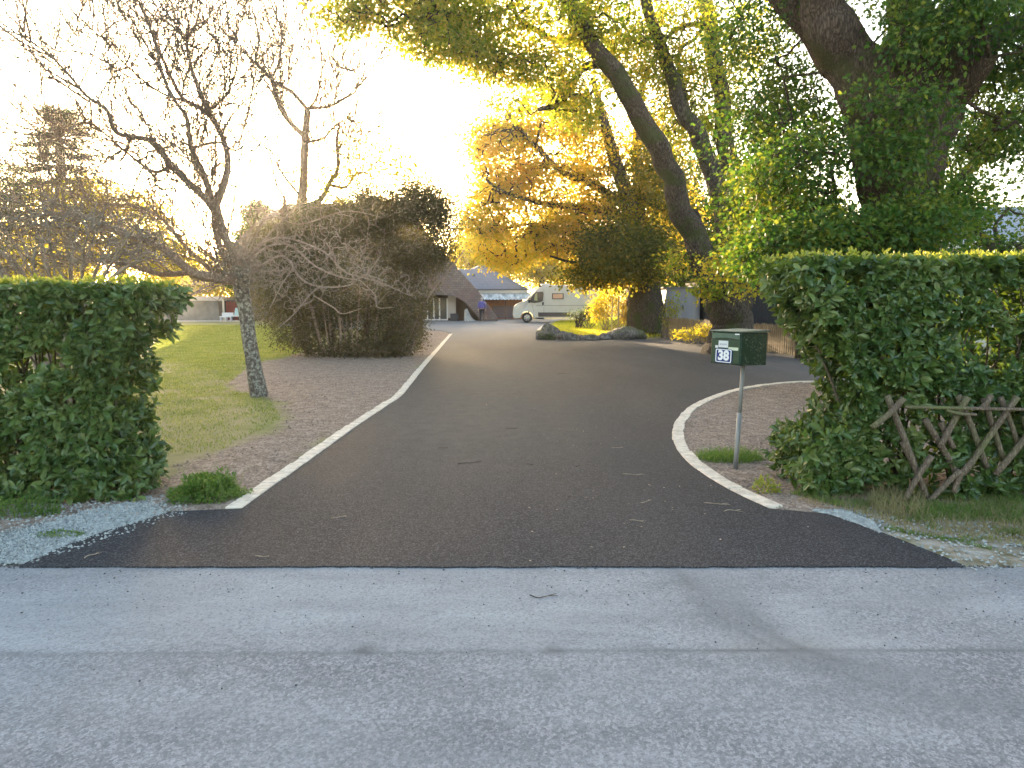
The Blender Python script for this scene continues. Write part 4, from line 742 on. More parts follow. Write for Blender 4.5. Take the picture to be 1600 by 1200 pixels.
# low sprawling twiggy shrub left
YS = 10.5
t = thing('twiggy_shrub', 'sprawling grey leafless shrub behind the left hedge', 'shrub', (*P(90, 470, YS)[:2], 0)); mb = MB(); sk = []; c0 = np.array([*P(100, 470, YS)[:2], 0])
for i in range(34):
    a = random.uniform(0, 6.28); tx = P(random.uniform(-190, 250), random.uniform(310, 430), YS + random.uniform(-1.3, 1.6)); md = c0 + (tx - c0) * 0.5 + np.array([0, 0, 0.55 + random.uniform(-.2, .3)])
    path = spline([c0 + rng.normal(size=3) * (0.2, 0.2, 0), c0 + (md - c0) * 0.5 + rng.normal(size=3) * 0.15, md, tx], 14); mb.tube(path, np.linspace(0.035, 0.008, 14), 6); sk.append(path[4:])
pts = blob_points([(0, 390, YS, 190, 62, 1.5, 1500), (150, 375, YS, 120, 60, 1.4, 1000), (30, 330, YS, 150, 30, 1.3, 500), (-120, 380, YS, 80, 80, 1, 250), (220, 395, YS + .5, 70, 45, .9, 350)], 0.15)
mst(mb, np.concatenate(sk), pts, 0.0032, 0.016, 0.25, 4, 0.4, 0.1); mb.build('branches', B_GREY, t, True)

# second bare tree behind the bush
YB = 25.0
limbsB = [
 ([(470, 600), (468, 480), (468, 400), (470, 335), (476, 290), (478, 230), (481, 172)], [0.30, 0.26, 0.22, 0.17, 0.15, 0.13, 0.11], 0),
 ([(478, 215), (452, 190), (436, 165), (424, 125), (410, 108), (400, 95), (405, 60), (395, 20), (380, -20)], [0.09, 0.08, 0.075, 0.065, 0.05, 0.045, 0.035, 0.02, 0.01], -1.5),
 ([(424, 125), (436, 95), (440, 50), (432, 20), (436, -20)], [0.045, 0.04, 0.035, 0.02, 0.012], 0.5),
 ([(481, 172), (458, 145), (430, 128)], [0.07, 0.06, 0.05], -0.6),
 ([(450, 132), (452, 100), (456, 60), (440, 40), (420, 20)], [0.035, 0.03, 0.024, 0.016, 0.01], 0.5),
 ([(481, 172), (495, 150), (503, 110), (498, 60), (485, 25), (470, -10)], [0.05, 0.04, 0.034, 0.026, 0.018, 0.01], 1.0),
 ([(481, 170), (515, 166), (540, 153), (556, 142), (560, 120), (548, 105)], [0.06, 0.05, 0.04, 0.03, 0.02, 0.012], -1.0),
 ([(478, 222), (505, 215), (525, 195), (550, 182), (562, 165)], [0.05, 0.04, 0.034, 0.024, 0.012], 1.0),
 ([(470, 325), (500, 312), (515, 285), (528, 262), (526, 220), (530, 195)], [0.10, 0.09, 0.08, 0.065, 0.05, 0.03], -0.5),
 ([(512, 288), (540, 292), (560, 270), (590, 275)], [0.06, 0.045, 0.03, 0.015], 0.5),
 ([(472, 310), (440, 270), (425, 240), (410, 225)], [0.05, 0.035, 0.02, 0.01], 0.5),
 ([(443, 400), (444, 350), (444, 305)], [0.09, 0.07, 0.05], 0),
]
blobB = [(470, 110, YB, 65, 110, 2.0, 460), (520, 230, YB, 60, 70, 1.6, 700), (410, 90, YB, 45, 100, 1.5, 330), (545, 160, YB, 30, 50, 1.2, 90), (440, 230, YB, 50, 70, 1.4, 180), (560, 260, YB, 60, 50, 1.5, 240), (490, 270, YB, 40, 50, 1.0, 220), (440, 330, YB, 50, 30, 1, 160)]
t, skB = bare_tree('bare_tree', 'taller leafless tree standing in front of the setting sun', YB, np.array([*P(470, 400, YB)[:2], 0]), limbsB, blobB, r0=0.011, rmax=0.04, tm=B_BARE, tw=(130, 2.8, 0.022, 3, 0.32, 5, 0.8, 0.13, 0.0085))
mb = MB(); C = blob_points([(590, 265, YB, 70, 45, 1.5, 110), (640, 265, YB, 50, 35, 1.2, 60), (560, 225, YB, 50, 40, 1.2, 30), (520, 290, YB, 50, 30, 1.2, 50)], 0.2); leaf_clusters(mb, C, 16, 0.24, 0.09, 0.065, 'diamond'); mb.build('sparse_leaves', M_FARY, t)

# ------------------------------------------------------------------ leafy trees
def leafy(name, label, cat, base, trunk_limbs, Y, blobs, lmat, bmat, per, spread, L, W, kind='diamond', r0=0.006, rmax=0.08, shell=0.3, extra=None, k=12, rough=0.14, gnarl=0.15, crown='crown', flat=0.7, group=None, tw=True):
    t = thing(name, label, cat, base, group); tr = MB(); sk = []
    for pts, rr, dY in trunk_limbs: sk.append(limb(tr, pts, Y, rr, dY, k=k, rough=rough))
    sk = np.concatenate(sk); C = blob_points(blobs, shell)
    if tw: mst(tr, sk, C, r0, rmax, gnarl, 4, 0.5, 0.25)
    tr.build('trunk', bmat, t, True); mb = MB(); leaf_clusters(mb, C, per, spread, L, W, kind, flat=flat)
    if extra: extra(mb)
    mb.build(crown, lmat, t); return t

# huge old oak right, behind the hedge
YC = 12.0
limbsC = [
 ([(1405, 640), (1405, 560), (1405, 470), (1402, 380), (1400, 300), (1400, 230)], [0.85, 0.70, 0.62, 0.57, 0.56, 0.62], 0),
 ([(1392, 290), (1372, 200), (1335, 120), (1302, 60), (1282, 0), (1268, -70), (1240, -170)], [0.46, 0.44, 0.42, 0.37, 0.32, 0.28, 0.22], -0.4),
 ([(1312, 110), (1262, 40), (1225, 0), (1190, -50), (1150, -120)], [0.30, 0.22, 0.18, 0.15, 0.12], 0.8),
 ([(1416, 290), (1444, 200), (1478, 120), (1505, 50), (1525, -20), (1560, -120)], [0.44, 0.42, 0.38, 0.34, 0.30, 0.26], 0.5),
 ([(1400, 260), (1400, 150), (1420, 60), (1430, -30), (1425, -120)], [0.5, 0.46, 0.36, 0.3, 0.26], 1.0),
 ([(1490, 110), (1550, 60), (1610, 30), (1680, 10)], [0.24, 0.18, 0.14, 0.1], 0.8),
 ([(1440, 190), (1500, 150), (1520, 130), (1545, 90)], [0.3, 0.2, 0.14, 0.1], -0.8),
]
blobC = [(1230, 290, YC, 80, 90, 1.4, 130), (1180, 210, YC + 1.5, 60, 80, 1.5, 60), (1210, 390, YC - .8, 60, 50, 1.0, 90), (1320, 375, YC - 1.3, 120, 38, .6, 130), (1430, 355, YC - 1.3, 80, 42, .6, 90), (1400, 235, YC - 1.3, 100, 50, .4, 44), (1440, 160, YC - 1.3, 50, 24, .3, 16), (1360, 150, YC - 1.3, 30, 16, .3, 6),
         (1500, 330, YC - .5, 30, 50, .6, 40), (1560, 215, YC + .5, 70, 50, 1.3, 60), (1570, 60, YC, 80, 90, 1.6, 170), (1490, 15, YC - 1.0, 90, 36, 0.8, 60), (1400, 0, YC - .5, 40, 20, 1.0, 14),
         (1190, 30, YC + 1, 70, 80, 1.4, 60), (1245, 150, YC + 2, 46, 66, 1.0, 46), (1290, 215, YC + 1.6, 40, 40, .8, 26), (1600, 150, YC + 1, 60, 80, 1.6, 60), (1440, 60, YC - 1.2, 60, 30, .5, 14), (1690, 300, YC, 60, 130, 1.2, 80), (1400, -110, YC, 260, 60, 2.2, 170)]
leafy('oak_tree', 'massive old oak with very thick forked trunk behind the right hedge', 'tree', (*P(1405, 500, YC)[:2], 0), limbsC, YC, blobC, M_OAKG, B_OAK2, 42, 0.20, 0.085, 0.062, 'oak', 0.004, 0.03, 0.25, k=56, rough=0.12, gnarl=0.3)

# leaning three-stemmed oak by the driveway
YD = float(G(1130, 553)[1])
limbsD = [
 ([(1137, 566), (1136, 545), (1137, 510), (1138, 470), (1136, 440)], [0.80, 0.66, 0.58, 0.60, 0.62], 0),
 ([(1128, 470), (1110, 430), (1088, 385), (1068, 330), (1052, 285), (1036, 240), (1008, 195), (985, 150), (950, 100), (925, 65), (895, 15), (870, -40), (850, -100)], [0.42, 0.38, 0.34, 0.32, 0.31, 0.31, 0.29, 0.26, 0.23, 0.2, 0.18, 0.15, 0.12], -2.5),
 ([(1130, 460), (1105, 410), (1090, 372), (1082, 330)], [0.30, 0.27, 0.22, 0.16], 1.0),
 ([(1145, 470), (1143, 400), (1132, 340), (1118, 285), (1096, 225), (1070, 180), (1055, 140), (1038, 85), (1016, 20), (1000, -60)], [0.42, 0.36, 0.30, 0.26, 0.24, 0.22, 0.2, 0.18, 0.16, 0.12], -0.6),
 ([(1152, 480), (1150, 400), (1140, 300), (1132, 220), (1125, 130), (1112, 60), (1104, -10), (1100, -90)], [0.42, 0.36, 0.30, 0.27, 0.25, 0.23, 0.2, 0.15], 1.5),
 ([(957, 110), (935, 101), (912, 108), (892, 132), (872, 160), (858, 168), (842, 170)], [0.13, 0.12, 0.11, 0.10, 0.09, 0.07, 0.05], -2.2),
 ([(925, 65), (890, 66), (862, 60), (838, 46), (815, 36), (805, 15), (796, -10)], [0.10, 0.09, 0.085, 0.075, 0.06, 0.045, 0.03], -2.3),
 ([(812, 38), (780, 50), (760, 68), (742, 84)], [0.045, 0.04, 0.03, 0.018], -2.6),
 ([(800, 12), (770, 20), (745, 30), (715, 32), (690, 20)], [0.05, 0.045, 0.035, 0.025, 0.012], -3.4),
 ([(848, 58), (825, 75), (805, 92), (785, 102), (772, 118)], [0.04, 0.036, 0.03, 0.024, 0.014], -2.8),
 ([(1120, 60), (1095, 40), (1060, 45), (1030, 70)], [0.1, 0.08, 0.06, 0.04], -0.6),
 ([(1078, 190), (1060, 90), (1085, 60), (1110, 30)], [0.08, 0.06, 0.05, 0.04], 1.0),
]
blobD = [(700, 30, YD - 2.5, 110, 40, 2.0, 142), (620, 20, YD - 3, 80, 32, 1.5, 74), (540, 22, YD - 3, 45, 26, 1.0, 31), (560, -30, YD - 3, 90, 30, 1.5, 49), (690, 70, YD - 3, 60, 32, 1.2, 62), (740, 90, YD - 2.5, 55, 30, 1.2, 55), (790, 100, YD - 2, 60, 28, 1.2, 49),
         (740, 50, YD - 2, 60, 40, 1.2, 49), (860, 30, YD - 2, 90, 50, 1.8, 93), (860, 110, YD - 2, 60, 45, 1.3, 74), (940, 40, YD - 1, 70, 60, 2.0, 99), (980, 90, YD, 60, 60, 2.0, 80), (1060, 60, YD, 80, 80, 2.2, 124), (900, 170, YD - 1.5, 55, 30, 1.2, 49),
         (1100, 150, YD + 1, 70, 70, 2.0, 80), (790, 160, YD - 2, 40, 25, .8, 13), (1020, 140, YD + 1, 70, 50, 1.6, 55), (760, -50, YD - 2, 250, 50, 2.4, 136), (1090, 200, YD + 1, 50, 40, 1.2, 31), (1160, 60, YD + 1.5, 60, 90, 1.8, 74), (1110, 450, YD - 1.0, 40, 18, .4, 16), (1060, 410, YD - .5, 36, 22, .5, 9)]
leafy('oak_tree', 'leaning three stemmed oak with spreading limbs beside the mailbox', 'tree', G(1136, 556), limbsD, YD, blobD, M_OAKY, B_OAK, 32, 0.19, 0.115, 0.085, 'oak', 0.008, 0.05, 0.2, k=32, rough=0.13, gnarl=0.22)

# green leaning understorey maple between the leaning oak and the hedge
YM = 14.5
leafy('maple_tree', 'young green tree with lobed leaves between leaning oak and right hedge', 'tree', (*P(1250, 500, YM)[:2], 0), [([(1250, 560), (1245, 450), (1235, 360), (1225, 260)], [0.10, 0.08, 0.06, 0.03], 0)], YM,
      [(1185, 320, YM, 50, 80, 1.2, 90), (1190, 400, YM, 45, 40, .9, 50), (1260, 350, YM, 80, 60, 1.2, 110), (1200, 180, YM, 40, 60, 1.0, 26)], M_OAKG, B_OAK, 38, 0.2, 0.10, 0.085, 'oak', 0.005, 0.03, 0.2, gnarl=0.25)
leafy('maple_sapling', 'bright yellow green sapling against the leaning oak trunk', 'tree', (*P(1165, 500, YD - 3)[:2], 0), [([(1170, 590), (1170, 500), (1165, 430)], [0.03, 0.025, 0.012], 0)], YD - 3,
      [(1165, 400, YD - 3, 38, 45, .5, 44), (1120, 420, YD - 3, 34, 24, .4, 20), (1165, 440, YD - 3, 24, 22, .3, 16)], M_FARY, B_DARK, 30, 0.16, 0.085, 0.07, 'oak', 0.004, 0.02, 0.1)

# oak with golden crown over the camper van
YE = float(G(1010, 524)[1])
limbsE = [
 ([(1012, 532), (1010, 515), (1008, 480), (1003, 440), (996, 400), (990, 350)], [1.15, 0.92, 0.80, 0.74, 0.70, 0.6], 0),
 ([(992, 370), (985, 320), (960, 250), (940, 180), (925, 120)], [0.42, 0.34, 0.26, 0.18, 0.1], -1.5),
 ([(995, 360), (1000, 300), (995, 240), (1000, 170), (1010, 110)], [0.38, 0.32, 0.24, 0.16, 0.1], 1.5),
 ([(988, 350), (950, 330), (900, 322), (850, 318), (800, 305), (770, 290)], [0.22, 0.17, 0.14, 0.11, 0.07, 0.04], -2),
 ([(990, 330), (930, 290), (880, 270), (840, 230), (810, 200), (790, 170)], [0.22, 0.17, 0.13, 0.10, 0.07, 0.04], -2),
 ([(985, 370), (930, 360), (880, 365), (830, 350), (780, 360)], [0.18, 0.14, 0.1, 0.07, 0.04], 0.5),
 ([(990, 400), (940, 400), (900, 410), (860, 400)], [0.15, 0.1, 0.07, 0.04], -1.5),
]
blobE = [(790, 250, YE, 65, 75, 2.6, 186), (760, 330, YE, 50, 50, 2.0, 117), (850, 180, YE, 70, 50, 2.6, 124), (860, 300, YE, 90, 70, 3.0, 198), (925, 235, YE, 50, 70, 2.6, 124), (950, 360, YE, 90, 70, 3.0, 198), (870, 372, YE + 1, 70, 34, 2.4, 142),
         (790, 390, YE + 3, 60, 40, 2.0, 93), (1040, 330, YE + 1, 60, 80, 2.4, 105), (935, 420, YE - 1, 55, 26, 1.6, 70), (760, 210, YE, 30, 40, 1.3, 37), (1020, 220, YE + 1, 60, 70, 2.4, 68), (1000, 420, YE - 1, 60, 30, 1.2, 43)]
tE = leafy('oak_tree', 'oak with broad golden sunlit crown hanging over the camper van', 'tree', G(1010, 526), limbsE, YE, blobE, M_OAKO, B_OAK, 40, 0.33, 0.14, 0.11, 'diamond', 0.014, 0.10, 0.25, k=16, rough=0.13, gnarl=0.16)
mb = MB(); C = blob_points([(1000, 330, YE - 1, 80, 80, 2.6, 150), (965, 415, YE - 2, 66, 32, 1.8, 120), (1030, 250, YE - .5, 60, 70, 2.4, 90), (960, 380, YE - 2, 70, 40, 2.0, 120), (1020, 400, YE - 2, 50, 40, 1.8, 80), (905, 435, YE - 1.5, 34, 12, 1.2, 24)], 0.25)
leaf_clusters(mb, C, 40, 0.32, 0.14, 0.11, 'diamond', flat=0.7); mb.build('shaded_foliage', M_OAK_SHADED, tE)['label'] = 'darker olive green foliage around the thick trunk'

# big round bush
YG = float(G(560, 556)[1]); cb = G(565, 553)
t = thing('holly_bush', 'large round dark evergreen bush beside the driveway kerb', 'bush', cb); st = MB(); sk = []
for i in range(46):
    bx = random.uniform(478, 640); tx = 560 + (bx - 560) * 2.1 + random.uniform(-30, 30); tz = random.uniform(320, 430)
    a = P(bx, 556, YG + random.uniform(-.6, 1.2)); a[2] = 0; b_ = P(tx, tz, YG + random.uniform(-1.2, 1.8)); m_ = a * 0.45 + b_ * 0.55 + np.array([(a[0] - b_[0]) * 0.12, 0, 0]); path = spline([a, m_, b_], 10); st.tube(path, np.linspace(random.uniform(0.02, 0.05), 0.012, 10), 6); sk.append(path)
blobG = [(418, 402, YG, 30, 36, .9, 110), (425, 372, YG + .8, 26, 22, .9, 60), (655, 318, YG, 50, 34, 1.2, 170), (590, 330, YG, 60, 34, 1.4, 130), (505, 350, YG + .5, 60, 34, 1.6, 130), (570, 300, YG, 26, 14, .8, 26), (690, 345, YG, 30, 30, 1.0, 60), (560, 420, YG, 130, 110, 2.2, 620), (470, 430, YG, 75, 90, 1.8, 330), (640, 370, YG, 68, 80, 1.8, 380), (670, 320, YG, 40, 36, 1.2, 120), (545, 345, YG, 80, 44, 1.8, 200), (630, 480, YG, 50, 50, 1.2, 150), (430, 470, YG + .5, 45, 50, 1.4, 140), (560, 545, YG - .2, 95, 10, 1.2, 170), (560, 500, YG + .8, 100, 40, .8, 260), (470, 400, YG, 60, 60, 1.2, 150), (620, 530, YG, 50, 22, 1.0, 110), (470, 520, YG, 50, 26, 1.2, 100), (690, 380, YG, 24, 50, 1.0, 80), (440, 380, YG + 1, 45, 36, 1.2, 110)]
C = blob_points(blobG, 0.75); mst(st, np.concatenate(sk), C, 0.004, 0.02, 0.15, 4, 0.45, 0.2); st.build('stems', simple('bush_stem', (0.34, 0.25, 0.18), (0.14, 0.10, 0.07), 15, 0.9, 0.3), t, True)
mb = MB(); leaf_clusters(mb, C, 34, 0.16, 0.066, 0.040, 'diamond', flat=0.9); mb.build('foliage', M_BUSH, t)

# cedar far left
YF = 44.0
t = thing('cedar_tree', 'tall cedar with flat layered boughs beyond the left hedge', 'tree', (*P(92, 400, YF)[:2], 0)); tr = MB(); mb = MB()
limb(tr, [(95, 520), (94, 400), (93, 300), (93, 230), (94, 172)], YF, [0.5, 0.42, 0.32, 0.2, 0.05], 0, k=8); C = []
for py, wl, wr in ((176, 12, 16), (190, 22, 34), (206, 40, 52), (224, 66, 40), (242, 44, 66), (262, 84, 50), (284, 60, 100), (304, 120, 70), (328, 110, 100), (356, 130, 100)):
    for s, wd in ((-1, wl), (1, wr), (-1, wl), (1, wr), (-1, wl * .7), (1, wr * .7)):
        d = random.uniform(-1.8, 1.8); jy = random.uniform(-6, 6); pts = [(94, py - 4), (94 + s * wd * 0.5, py + 2 + jy), (94 + s * wd * random.uniform(.7, 1.05), py + jy + random.uniform(-3, 8))]
        p = limb(tr, pts, YF, [0.07, 0.05, 0.02], d * 0.8, n=12, k=4, rough=0); q = np.repeat(p[3:], 3, 0); C.append(q + rng.normal(size=q.shape) * (0.45, 0.5, 0.09) - (0, 0, .03))
C = np.concatenate(C); leaf_clusters(mb, C, 9, 0.24, 0.24, 0.07, 'diamond', 0.0, 0.22)
tr.build('trunk', B_DARK, t, True); mb.build('crown', M_CEDAR, t)

def backtree(name, label, px, Y, blobs, lmat, per=36, spread=0.5, L=0.22, group=None, tr=0.25, topy=None, bm=B_DARK):
    topy = topy or blobs[0][1]
    return leafy(name, label, 'tree', (*P(px, 480, Y)[:2], 0), [([(px, G_y(Y)), (px + 3, 440), (px - 2, (440 + topy) / 2), (px, topy)], [tr * 1.4, tr, tr * .7, tr * .3], 0)], Y, blobs, lmat, bm, per, spread, L, L * 0.75, 'diamond', 0.016, 0.12, 0.35, group=group, k=8)
def G_y(Y): return 468 + 1.6 * F / Y
g = 'trees behind the houses'
backtree('broadleaf_tree', 'rounded yellow green tree behind the twiggy shrub at left', 190, 38, [(190, 350, 38, 90, 60, 3, 260), (250, 400, 38, 60, 40, 2.5, 150), (120, 320, 38, 50, 45, 2, 110), (90, 400, 38, 90, 50, 2.5, 120)], M_FARY, 34, 0.4, 0.16)
backtree('broadleaf_tree', 'slender tree between the lichen spotted trunk and the house roof', 402, 60, [(404, 338, 60, 22, 24, 1.6, 150), (396, 375, 60, 28, 30, 1.6, 150), (380, 430, 60, 30, 26, 1.6, 90)], M_FARG, 36, 0.4, 0.2)  # added tree that keeps a streak of sun off the road
backtree('broadleaf_tree', 'dark green tree cut by the left picture edge below the cedar', 20, 48, [(10, 300, 48, 45, 40, 3, 90), (-40, 360, 48, 110, 70, 3, 200), (60, 400, 48, 80, 60, 3, 120)], M_FARG, 34, 0.45, 0.18)
backtree('broadleaf_tree', 'yellow lit tree directly above the slate garage roof', 770, 80, [(770, 385, 80, 42, 42, 4, 230), (735, 400, 80, 26, 30, 3, 110), (800, 415, 80, 40, 30, 3, 130)], M_FARY, 36, 0.6, 0.26)
backtree('broadleaf_tree', 'small bright yellow tree beside the camper van nose', 843, 62, [(845, 415, 62, 34, 34, 2.4, 150), (838, 380, 62, 26, 30, 2, 90)], M_FARY, 36, 0.5, 0.22)
backtree('broadleaf_tree', 'pale green tree left of the garage roof peak', 722, 90, [(715, 395, 90, 16, 20, 3, 70), (730, 370, 90, 30, 20, 3, 60)], M_FARY, 36, 0.6, 0.26)
backtree('broadleaf_tree', 'thin tree between golden oak and leaning oak', 1080, 44, [(1060, 300, 44, 60, 70, 3, 140), (1100, 360, 44, 60, 50, 3, 180), (1050, 380, 44, 60, 40, 3, 160), (1090, 420, 44, 90, 34, 3, 240)], M_OAKG, 32, 0.5, 0.18)
backtree('broadleaf_tree', 'dark dense tree behind the dark shed', 1200, 40, [(1200, 400, 40, 110, 60, 3, 380), (1160, 330, 40, 60, 60, 3, 140), (1260, 430, 40, 120, 50, 3, 260), (1230, 200, 40, 60, 60, 3, 60)], M_OAKG, 32, 0.45, 0.18)
backtree('broadleaf_tree', 'airy tree in front of the neighbouring slate roof', 1560, 17, [(1550, 385, 17, 70, 14, 1.0, 34), (1490, 320, 17, 22, 50, .8, 26), (1560, 340, 17, 60, 24, 1.0, 12), (1500, 250, 17, 40, 60, 1.2, 36), (1570, 200, 17, 60, 50, 1.2, 40)], M_OAKG, 34, 0.2, 0.085, tr=0.08)
DT = ['distant tree above the grey outbuilding across the lawn', 'distant tree behind the chimney end of the gabled house', 'distant tree directly behind the round bush and house roof', 'distant tree in the gap left of the garage roof', 'distant tree behind the camper van roof', 'distant tree behind the thick golden oak trunk', 'distant tree behind the right hedge near its free end', 'distant tree behind the neighbouring house', 'distant tree behind the twiggy shrub at far left', 'distant tree beyond the left picture edge', 'distant tree beyond the right picture edge']
for i, (px, Y, top, r) in enumerate(((300, 85, 420, 70), (420, 95, 400, 80), (560, 95, 395, 90), (660, 100, 410, 60), (900, 90, 400, 80), (1010, 95, 410, 90), (1350, 70, 400, 120), (1520, 90, 430, 120), (60, 80, 400, 120), (-120, 70, 380, 120), (1700, 60, 380, 150))):
    backtree('broadleaf_tree', DT[i], px, Y, [(px, top + 10, Y, r, 34, 5, 130), (px, 445, Y, r, 30, 5, 110)], M_FARG if i % 2 else M_FARY, 36, 0.8, 0.34, 'distant tree line', 0.3)

for i, (px, Y, top) in enumerate(((500, 74, 335), (545, 78, 318), (590, 75, 312))):  # trees added behind the house to block the low sun
    backtree('broadleaf_tree', ['tall tree behind the left half of the house ridge', 'tall tree behind the house ridge centre', 'tall tree behind the right half of the house ridge'][i], px, Y, [(px, top + 22, Y, 34, 22, 2.5, 150), (px, top + 60, Y, 40, 34, 3, 150), (px, top + 110, Y, 36, 30, 3, 110)], M_FARG, 36, 0.6, 0.3, 'tall trees behind the gabled house', 0.3)

# ------------------------------------------------------------------ shrubs by the island
def shrub(name, label, px, Y, blobs, lmat, smat, per, spread, L, ns=12, W=None, tw=0.006):
    t = thing(name, label, 'shrub', (*P(px, 500, Y)[:2], 0)); st = MB(); sk = []
    for i in range(ns):
        b0 = np.array([*P(px + random.uniform(-15, 15), 500, Y + random.uniform(-.4, .4))[:2], 0]); bl = random.choice(blobs); tt = P(bl[0] + random.uniform(-1, 1) * bl[3] * .6, bl[1] + random.uniform(-1, .5) * bl[4] * .6, Y)
        p = spline([b0, (b0 + tt) / 2 + rng.normal(size=3) * 0.1, tt], 8); st.tube(p, np.linspace(0.025, 0.008, 8), 5); sk.append(p)
    C = blob_points(blobs, 0.3); mst(st, np.concatenate(sk), C, tw, 0.02, 0.2); st.build('stems', smat, t, True); mb = MB(); leaf_clusters(mb, C, per, spread, L, W or L * .6, 'diamond'); mb.build('foliage', lmat, t)
YI = 36.0
shrub('shrub', 'golden sunlit shrub between camper van and thick oak trunk', 955, YI, [(950, 475, YI, 30, 26, 1.0, 110), (985, 480, YI - 1, 20, 24, .8, 60), (935, 490, YI, 16, 14, .7, 40)], M_FARY, B_GREY, 26, 0.16, 0.08, 20)
shrub('shrub', 'dark twisted shrub in front of the camper van rear', 912, 40, [(905, 492, 40, 18, 10, .8, 34), (925, 486, 40, 20, 14, .8, 40)], M_FARG, B_DARK, 14, 0.16, 0.08, 26, tw=0.012)
shrub('shrub', 'reddish brown shrub left of the thick oak trunk', 992, 35, [(990, 475, 35, 14, 18, .6, 40), (985, 495, 35, 16, 10, .6, 24)], leafmat('red_leaf', [(0.12, 0.06, 0.03), (0.22, 0.10, 0.05), (0.26, 0.2, 0.05)], [(0.5, 0.2, 0.06), (0.6, 0.4, 0.06)], 0.5), B_GREY, 22, 0.14, 0.08, 14)
shrub('shrub', 'pale green shrub beside the grey shed', 1048, 31, [(1050, 478, 31, 14, 16, .4, 34), (1048, 500, 31, 12, 12, .4, 20)], M_OAKY, B_GREY, 20, 0.12, 0.07, 10)
shrub('shrub', 'low leafy shrub at the foot of the bush near the court', 645, 27, [(640, 520, 27, 26, 14, .8, 70), (610, 530, 25, 30, 12, .8, 60)], M_BUSH, B_GREY, 26, 0.12, 0.06, 10)
shrub('shrub', 'sprawling green plants along the paling fence foot', 1085, 27, [(1075, 522, 27, 26, 6, .4, 40), (1100, 515, 26, 14, 10, .4, 30)], M_FARY, B_GREY, 20, 0.1, 0.06, 8)
for k, px in enumerate((956, 966)):
    t = thing('garden_stake', ['thinner pale stake in the golden shrub, on the left', 'taller pale stake in the golden shrub, on the right'][k], 'stake', (*P(px, 500, 34)[:2], 0)); mb = MB()
    a = P(px, 500, 34); a[2] = 0; b_ = P(px + 1, 462 + 3 * (1 - k), 34); mb.tube([a, b_], [0.035 - .01 * (1 - k)] * 2, 7); mb.build('shaft', simple('stake_wood', (0.55, 0.45, 0.33), None, 12, 0.8), t, True)

# rocks
M_ROCK = barkmat('rock', (0.26, 0.22, 0.19), (0.07, 0.055, 0.045), (0.36, 0.33, 0.29), 0.6, 0.5, (0.09, 0.10, 0.03), 0.6)
for k, (px, py, w_, h_, lb) in enumerate(((858, 531, 22, 26, 'pale angular rock at the left end of the rock row'), (884, 532, 18, 16, 'mossy low rock next to the pale angular end rock'), (905, 532, 14, 10, 'small flat rock right of the mossy low rock'), (925, 532, 15, 10, 'small flat rock in the middle of the rock row'),
        (946, 531, 15, 11, 'small flat rock just left of the big rounded boulder'), (978, 531, 27, 23, 'big rounded boulder at the right end of the rock row'), (1000, 530, 12, 10, 'small stone tucked between boulder and thick oak trunk'))):
    c = G(px, py); s = c[1] / F; t = thing('rock', lb, 'rock', (c[0], c[1], 0), 'rocks edging the grass island'); mb = MB(); mb.ball((c[0], c[1] + w_ * s * .6, h_ * s * 0.26), (w_ * s * .95, w_ * s * .8, h_ * s * 0.62), 28, 18, 0.6, k * 7.3, -0.03); o = mb.build('stone', M_ROCK, t, k != 0)

# ------------------------------------------------------------------ buildings
M_SHING = None
def brickmat(name, c1, c2, mortar, sc, bw_=0.5, rh=0.25, rough=0.85, axes='xz', bs=0.4, blotch=None):
    m, nt, b, o = newmat(name); g = nt.nodes.new('ShaderNodeNewGeometry'); s = nt.nodes.new('ShaderNodeSeparateXYZ'); nt.links.new(g.outputs['Position'], s.inputs[0]); c = nt.nodes.new('ShaderNodeCombineXYZ')
    nt.links.new(mth(nt, 'ADD', s.outputs[0], s.outputs[1]) if axes == 'xz' else s.outputs[0], c.inputs[0]); nt.links.new(s.outputs[2], c.inputs[1])
    bt = nt.nodes.new('ShaderNodeTexBrick'); nt.links.new(c.outputs[0], bt.inputs[0]); bt.inputs['Color1'].default_value = (*c1, 1); bt.inputs['Color2'].default_value = (*c2, 1); bt.inputs['Mortar'].default_value = (*mortar, 1)
    bt.inputs['Scale'].default_value = sc; bt.inputs['Brick Width'].default_value = bw_; bt.inputs['Row Height'].default_value = rh; bt.inputs['Mortar Size'].default_value = 0.012
    col = bt.outputs[0]
    if blotch:
        f = ramp(nt, noise(nt, coords(nt), 0.9, 5, 0.7), [(0.5, (0, 0, 0)), (0.65, (0.8, 0.8, 0.8))]); col = mix(nt, f, col, blotch)
    col = mix(nt, mth(nt, 'MULTIPLY', noise(nt, coords(nt), 5, 5), 0.5), col, tuple(v * .5 for v in c1)); nt.links.new(col, b.inputs['Base Color']); b.inputs['Roughness'].default_value = rough
    bump(nt, b, bt.outputs['Fac'], -bs, 0.02); return m
M_SHING = brickmat('stone_shingle', (0.17, 0.13, 0.12), (0.26, 0.20, 0.17), (0.08, 0.06, 0.05), 1.0, 0.28, 0.16, blotch=(0.24, 0.13, 0.11))
M_DARKIN = plain('dark_interior', (0.03, 0.026, 0.024), 0.9); M_WHITE = plain('white_paint', (0.72, 0.70, 0.66), 0.5); M_GLASS = None
m_, nt, b, _ = newmat('window_glass'); b.inputs['Base Color'].default_value = (0.03, 0.035, 0.04, 1); b.inputs['Roughness'].default_value = 0.06; b.inputs['Specular IOR Level'].default_value = 0.8
nt.links.new(ramp(nt, noise(nt, coords(nt), 0.6, 2), [(0, (0.03, 0.035, 0.04)), (1, (0.06, 0.06, 0.06))]), b.inputs['Base Color']); M_GLASS = m_
YH = float(G(740, 502)[1])
